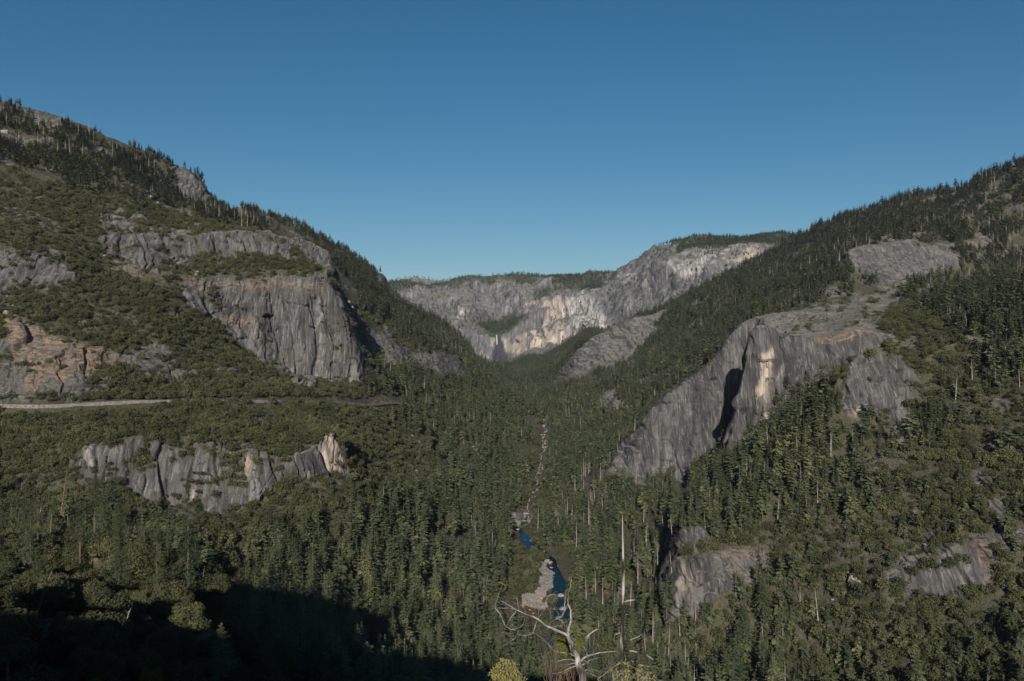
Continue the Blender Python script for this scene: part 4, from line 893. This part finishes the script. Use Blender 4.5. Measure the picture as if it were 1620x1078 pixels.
pb([(1240,785),(1340,790),(1460,820),(1575,900)], .055, .02, 'char', .6); pb([(1240,850),(1310,870),(1380,920)], .05, .02, 'char', .5); pb([(1225,830),(1100,800),(1000,805)], .04, .015); pb([(1270,440),(1310,440)], .02, .01, 'white_wood'); pb([(1245,700),(1300,690),(1400,650),(1470,560)], .03, .01, 'char', .5); pb([(1230,200),(1200,180)], .015, .008, 'white_wood'); pb([(1250,935),(1400,920),(1500,940)], .04, .015)
tag(root, 'tall thin dead pole, grey above and charred black below, right of the bleached oak', 'dead tree')
# autumn bushes
def leaf_cloud(spots, y, leaf, n, m, seed, dyr=.5):
    r = np.random.default_rng(seed); P_ = []
    for (X_, Y_, R) in spots:
        k = max(6, int(n * (R / 60) ** 2)); a = r.normal(0, .45, (k, 3)) * R
        for q in a: P_.append(zc(X_ + q[0], Y_ + q[1], y, q[2] / 60 * dyr))
    P_ = np.array(P_); Nn = unit(r.normal(size=P_.shape) + np.array([-.2, -.6, .6])); U_ = unit(np.cross(Nn, r.normal(size=P_.shape))); s = leaf * r.uniform(.6, 1.3, len(P_)); return quads_at(P_, Nn, U_, s * .8, s * 1.2)
def bush(name, label, y, base, spots, leaf, n, m, seed, stems=12, cat='bush', wood='white_wood'):
    rt = link(bpy.data.objects.new(name, None)); rl = zc(*base, y); rl[2] = float(ground_z(rl[0], y)[0]); rt.location = rl
    v, f = leaf_cloud(spots, y, leaf, n, m, seed); obj('leaves', mk_mesh('leaves', v - rl, f, M[m]), rt)
    r = np.random.default_rng(seed); parts = []
    for k in range(stems):
        s = spots[k % len(spots)]; e = zc(s[0] + r.normal(0, s[2] * .5), s[1] + r.normal(0, s[2] * .5), y, r.normal(0, .15)); b = zc(base[0] + r.normal(0, 20), base[1], y); mid = (e + b) / 2 + r.normal(0, .25, 3)
        parts.append(tube([rl + r.normal(0, .05, 3) * np.array([1, 1, 0]), b, mid, e], [.016, .012, .008, .003], 5))
    v, f = joined(parts); obj('stems', mk_mesh('stems', v - rl, f, M[wood]), rt); return tag(rt, label, cat)
bush('autumn_bush', 'rounded pale yellow bush left of the bleached oak at the bottom edge', 20, (130, 1250), [(60,930,50),(130,900,45),(190,950,60),(110,1000,90),(200,1040,80),(40,1020,60),(90,1090,80),(250,1090,60),(20,1010,60),(210,980,30),(90,870,25)], .042, 150, 'yellow_leaves', 1, 30)
bush('autumn_bush', 'golden leaved shrub directly behind the trunk of the bleached oak', 24, (760, 1250), [(680,680,60),(720,760,60),(650,750,45),(800,760,50),(830,700,35),(800,830,40),(690,820,45),(640,690,30),(700,980,30)], .06, 190, 'bright_leaves', 2, 16, wood='red_wood')
bush('autumn_bush', 'sparse yellow shrub with pale stems right of the bleached oak, at the bottom', 17, (1240, 1300), [(1240,900,35),(1260,980,50),(1180,1010,40),(1300,1040,50),(1220,1070,45),(1130,960,25)], .045, 60, 'yellow_leaves', 3, 16)
bush('autumn_bush', 'yellow green twiggy shrub at the bottom right of the charred pole', 17, (1440, 1300), [(1400,970,40),(1440,1040,45),(1380,1040,35),(1490,1000,25),(1540,1060,30)], .045, 60, 'yellow_leaves', 4, 16)
bush('autumn_sprig', 'bright orange leaves on a thin stem left of the bleached oak', 19, (560, 1250), [(300,350,22),(385,350,26),(385,430,22),(460,270,16),(355,400,18),(470,360,12)], .032, 60, 'orange_leaves', 5, 3, wood='bark')
bush('autumn_sprig', 'rusty orange leafed sapling close left of the charred pole', 40, (1170, 1500), [(1180,470,22),(1170,520,18),(1165,430,16),(1075,220,30),(1100,240,26)],   .045, 120, 'rusty_leaves', 6, 3, wood='bark')
bush('bare_shrub', 'leafless reddish brown shrub behind the bleached oak', 26, (620, 1300), [(700,900,50),(640,930,70),(620,640,40),(560,720,50),(700,1000,80),(640,820,60)], .03, 30, 'red_wood', 7, 34, wood='red_wood')
bush('dark_bush', 'dark leafy bush between the bleached oak and the charred pole', 30, (1090, 1300), [(1080,720,70),(1120,760,70),(1040,740,50),(1160,800,50),(1090,830,40)], .08, 260, 'oak_leaves', 8, 16, wood='bark')
# ------------------------------------------------------------------ river, gravel, boulders
m_, nt_, b_ = mat('river_water'); N_ = NT(nt_); g_ = N_.n('ShaderNodeNewGeometry'); w1 = N_.noise(g_.outputs['Position'], .25, 3)
N_.lk(N_.ramp(w1, [(.35, (.003, .011, .013)), (.7, (.006, .022, .024))]), b_.inputs['Base Color']); b_.inputs['Roughness'].default_value = .22; b_.inputs['Specular IOR Level'].default_value = .5
bp = N_.n('ShaderNodeBump'); bp.inputs['Distance'].default_value = .12; bp.inputs['Strength'].default_value = .5; N_.lk(N_.noise(g_.outputs['Position'], .8, 3), bp.inputs['Height']); N_.lk(bp.outputs[0], b_.inputs['Normal']); M['water'] = m_
def ribbon(pts, half, lift, base=None):
    P_ = np.array([[(p[0] - CX) / F * p[2], p[2]] for p in pts]); d = np.r_[0, np.cumsum(np.hypot(*np.diff(P_, axis=0).T))]; t = np.linspace(0, d[-1], int(d[-1] / 6)); X_, Y_ = np.interp(t, d, P_[:, 0]), np.interp(t, d, P_[:, 1])
    for _ in range(6): X_[1:-1] = (X_[:-2] + X_[1:-1] * 2 + X_[2:]) / 4; Y_[1:-1] = (Y_[:-2] + Y_[1:-1] * 2 + Y_[2:]) / 4
    tx, ty = np.gradient(X_), np.gradient(Y_); l = np.hypot(tx, ty); nx_, ny_ = -ty / l, tx / l; w = half(t) if callable(half) else half
    return X_, Y_, nx_, ny_, w, t
X_, Y_, nx_, ny_, w, t = ribbon(RIVER[8:], 3.0, 0); X_ = X_ + fbm(t / 40, t * 0, None, 3, 6) * 8; zr = ground_z(X_, Y_) + 1.1; zr = np.convolve(np.pad(zr, 4, mode='edge'), np.ones(9) / 9, 'valid')
q = np.stack([np.stack([X_ + nx_ * s_, Y_ + ny_ * s_, zr], 1) for s_ in (-1.0, 0, 1.0)], 1); n_ = len(X_); ii = (np.arange(n_ - 1)[:, None] * 3 + np.arange(2)[None]).ravel(); M['gravel'] = None; BED = (q, ii)
X_, Y_, nx_, ny_, w, t = ribbon(RIVER, lambda t: np.clip(6.0 - (t - 450) / 18, .6, 6.0) + np.clip(2 - t / 500, .3, 2) * vnoise(t / 40, t * 0, None, 3), 0)
zr = ground_z(X_, Y_); zr = np.convolve(np.pad(zr, 8, mode='edge'), np.ones(17) / 17, 'valid') + 1.3
q = np.stack([np.stack([X_ + nx_ * w * s_, Y_ + ny_ * w * s_, zr], 1) for s_ in (-1.7, -.6, .6, 1.7)], 1)[Y_ < 1330]; n_ = len(q); ii = (np.arange(n_ - 1)[:, None] * 4 + np.arange(3)[None]).ravel()
tag(obj('river', mk_mesh('river', q.reshape(-1, 3), np.stack([ii, ii + 1, ii + 5, ii + 4], 1), M['water'])), 'blue river winding along the valley floor', kind='structure')
M['gravel'] = simple('gravel', [(.36, (.13, .115, .095)), (.47, (.22, .195, .17)), (.56, (.29, .26, .23)), (.7, (.36, .33, .30))], .45, bump=.15, det=6)
q, ii = BED; tag(obj('river_bed', mk_mesh('river_bed', q.reshape(-1, 3), np.stack([ii, ii + 1, ii + 4, ii + 3], 1), M['gravel'])), 'stony river bed farther up the valley', kind='structure')
M['pale_rock'] = simple('pale_boulder', [(.35, (.11, .105, .10)), (.7, (.32, .30, .28))], .5, bump=.2)
def patch(name, label, polys, y, m, lift=.5, step=1.3, kind='structure'):
    """a sheet of gravel lying just above the ground inside a surveyed outline on the valley floor"""
    o_ = np.array(polys, float); w_ = np.array([[(a - CX) / F * c, c] for a, b, c in o_]); x0, y0 = w_.min(0); x1, y1 = w_.max(0); xs = np.arange(x0 - step, x1 + step, step); ys = np.arange(y0 - step, y1 + step, step)
    A, B = np.meshgrid(xs, ys); wob = fbm(A / 12, B / 12, None, 3, 9) * 4; ins = np.zeros(A.shape, bool)
    for i in range(len(w_)):
        (xa, ya), (xb, yb) = w_[i - 1], w_[i]
        if ya != yb: ins ^= ((ya > B + wob) != (yb > B + wob)) & (A + wob < (xb - xa) * (B + wob - ya) / (yb - ya) + xa)
    Zp = ground_z(A.ravel(), B.ravel()).reshape(A.shape); Zp = blur1(blur1(Zp, 4, 0), 4, 1) + 1.0 + lift + fbm(A / 7, B / 7, None, 3, 4) * .35; ok = ins[:-1, :-1] & ins[1:, :-1] & ins[:-1, 1:] & ins[1:, 1:]
    ii = (np.arange(A.shape[0] - 1)[:, None] * A.shape[1] + np.arange(A.shape[1] - 1)[None])[ok]; quads = np.stack([ii, ii + 1, ii + A.shape[1] + 1, ii + A.shape[1]], 1); used, inv = np.unique(quads, return_inverse=True)
    return tag(obj(name, mk_mesh(name, np.stack([A, B, Zp], -1).reshape(-1, 3)[used], inv.reshape(quads.shape), m, True)), label, kind=kind)
def ydepth(py): return float(np.interp(py, [760, 780, 825, 860, 900, 932, 1000], [1600, 1450, 1270, 1180, 1055, 1000, 880]))
def pl(*pts): return [(a, b, ydepth(b)) for a, b in pts]
patch('gravel_bar', 'pale gravel bar in the bend of the river', pl((850,890),(864,892),(876,905),(875,930),(866,944),(862,952),(870,966),(822,967),(826,953),(850,938),(856,915)), 1000, M['gravel'])
patch('gravel_bank', 'pale bank above the blue pool', pl((803,815),(838,818),(840,830),(815,838),(806,830)), 1270, M['gravel'])
patch('gravel_bank', 'brown bank left of the gravel bar', pl((788,903),(808,908),(812,922),(800,918)), 1000, M['gravel'])
br = np.random.default_rng(5)
def rock_mesh(seed):
    me = bpy.data.meshes.new('boulder'); import bmesh; bm = bmesh.new(); bmesh.ops.create_icosphere(bm, subdivisions=2, radius=1); r = random.Random(seed); ax = [Vector([r.gauss(0, 1) for _ in range(3)]).normalized() for _ in range(9)]
    for v in bm.verts:
        for a in ax:
            e = v.co.dot(a) - .72
            if e > 0: v.co -= a * e
        v.co *= 1 + r.uniform(-.05, .05)
    bm.to_mesh(me); bm.free(); me.materials.append(M['pale_rock']); return me
RMs = [rock_mesh(k) for k in range(5)]
n = 0; t_i = np.arange(len(X_))
while n < 140:
    k = br.integers(0, len(X_)); y = Y_[k]
    if y < 900 or y > 2500 or (y < 1260 and br.random() < .5): continue
    o_ = br.normal(0, .6) * (w[k] * 1.2 if y < 1300 else 7); x, yy = X_[k] + nx_[k] * o_, Y_[k] + ny_[k] * o_; s = float(np.clip(br.lognormal(.35, .5), .7, 4.2)); up = 'beside the blue pool' if y < 1400 and y > 1150 else ('in the river by the gravel bar' if y <= 1150 else 'in the stony river bed up the valley')
    place_one('boulder', f'{"large" if s > 1.8 else "small"} pale boulder {up}', 'boulder', f'boulders {up}', RMs[n % 5], (x, yy, zr[k] + s * .15), br.uniform(0, 6), (s * 1.3, s, s * .7)); n += 1
# fallen blocks below the cliffs
RB = blur1(blur1(COV['rock'], 14, 0), 5, 1); TM = (RB > .10) & (RB < .55) & (COV['rock'] < .5) & VIS & (YG > 600) & (YG < 1900) & (UGm > 5) & (UGm < 1615) & (roadm < .05)
ti, tj = np.nonzero(TM); pw_ = (areaG[ti, tj] * np.exp(fbm(XG[ti, tj] / 40, YG[ti, tj] / 40, None, 2, 77) * 4)); sel = rng.choice(len(ti), 85, replace=False, p=pw_ / pw_.sum())
for q_, k in enumerate(sel):
    u, y = GU[tj[k]], YG[ti[k], tj[k]]; x = (u - CX) / F * y; v = PYG[ti[k], tj[k]]; s = float(np.clip(rng.lognormal(.9, .45), 1.4, 6.5)); wh = where(u, v, y)
    place_one('boulder', f'{"huge" if s > 3.4 else "fallen"} grey rock block {wh}', 'boulder', f'fallen blocks {wh}', RMs[q_ % 5], (x, y, float(ground_z(x, y)[0]) + s * .1), rng.uniform(0, 6), (s * 1.2, s, s * rng.uniform(.7, 1.2)), (rng.normal(0, .3), rng.normal(0, .3)))
# ------------------------------------------------------------------ mountain road with its stone parapet
X_, Y_, nx_, ny_, w, t = ribbon(ROAD, 4.0, 0); zr = ground_z(X_, Y_); zr = np.convolve(np.pad(zr, 6, mode='edge'), np.ones(13) / 13, 'valid') + 1.2
M['asphalt'] = simple('asphalt', [(.3, (.05, .05, .05)), (.7, (.075, .073, .07))], 1.0); M['stone'] = simple('parapet_stone', [(.35, (.08, .073, .064)), (.7, (.20, .18, .158))], .35, bump=.1, det=6)
q = np.stack([np.stack([X_ + nx_ * s_, Y_ + ny_ * s_, zr], 1) for s_ in (-4, 4)], 1); n_ = len(X_); ii = np.arange(n_ - 1) * 2
tag(obj('road', mk_mesh('road', q.reshape(-1, 3), np.stack([ii, ii + 1, ii + 3, ii + 2], 1), M['asphalt'])), 'mountain road cut across the left hillside', kind='structure')
sgn = 1 if (ny_.mean() < 0) else -1
wall = []
prof = [(4.1, -3.4), (4.1, .7), (4.7, .7), (5.2, -3.4)]
q = np.stack([np.stack([X_ + nx_ * sgn * a, Y_ + ny_ * sgn * a, zr + b], 1) for a, b in prof], 1); ii = (np.arange(n_ - 1)[:, None] * 4 + np.arange(3)[None]).ravel(); tag(obj('stone_wall', mk_mesh('stone_wall', q.reshape(-1, 3), np.stack([ii, ii + 1, ii + 5, ii + 4], 1), M['stone'])), 'long pale stone retaining wall edging the mountain road', 'retaining wall')
# ------------------------------------------------------------------ the waterfall
m_, nt_, b_ = mat('falling_water'); N_ = NT(nt_); g_ = N_.n('ShaderNodeNewGeometry'); N_.lk(N_.ramp(N_.noise(N_.mapping(g_.outputs['Position'], (.12, .12, .02)), 1, 3), [(.3, (.20, .22, .26)), (.7, (.40, .42, .46))]), b_.inputs['Base Color']); M['fall'] = m_
fp = [(785.5,530,0),(786,536,1),(786.5,545,1.5),(786,555,2),(785,565,3),(784.5,571,5)]; hw = [3,4,5,6,8,11]
L_, R2, FR = [], [], []
for (a, b, c), h in zip(fp, hw):
    y = 5905 - 60 - c * 8; p = np.array(at(a, b, y)); L_.append(p - [h, 0, 0]); R2.append(p + [h, 0, 0]); FR.append(p - [0, h * .9, 0])
q = np.stack([np.array(L_), np.array(FR), np.array(R2)], 1); ii = (np.arange(len(fp) - 1)[:, None] * 3 + np.arange(2)[None]).ravel()
tag(obj('waterfall', mk_mesh('waterfall', q.reshape(-1, 3), np.stack([ii, ii + 1, ii + 4, ii + 3], 1), M['fall'], True)), 'thin white waterfall dropping down the far headwall', 'waterfall')
# boulders that share words are told apart by their order from the left
BY = {}
for o in C.collection.objects:
    if o.get('category') == 'boulder': BY.setdefault(o['label'], []).append(o)
ORD = ['leftmost', 'second', 'third', 'fourth', 'fifth', 'sixth', 'seventh', 'eighth']
for lb, os_ in BY.items():
    if 1 < len(os_) <= 8 and len(lb.split()) <= 12:
        os_.sort(key=lambda o: o.location.x / o.location.y)
        for k, o in enumerate(os_): o['label'] = (f'{ORD[k]} ' if k == 0 else f'{ORD[k]} from left, ') + lb
# ------------------------------------------------------------------ haze
def haze():
    x0, x1, y0, y1, z0, z1 = -11500, 11500, -900, 9700, float(V[:, :, 2].min()) - 60, 1150
    v = [(x, y, z) for x in (x0, x1) for y in (y0, y1) for z in (z0, z1)]; f = [(0, 1, 3, 2), (4, 6, 7, 5), (0, 4, 5, 1), (2, 3, 7, 6), (0, 2, 6, 4), (1, 5, 7, 3)]
    m = bpy.data.materials.new('haze'); m.use_nodes = True; nt = m.node_tree; nt.nodes.clear(); o = nt.nodes.new('ShaderNodeOutputMaterial'); p = nt.nodes.new('ShaderNodeVolumePrincipled'); p.inputs['Density'].default_value = HAZE; p.inputs['Color'].default_value = (.62, .76, 1, 1); p.inputs['Anisotropy'].default_value = 0.0
    nt.links.new(p.outputs[0], o.inputs['Volume']); me = bpy.data.meshes.new('haze'); me.from_pydata(v, [], f); me.materials.append(m); tag(obj('haze', me), 'thin blue haze in the valley air', kind='stuff')
HAZE = 1.0e-5
if HAZE: haze()
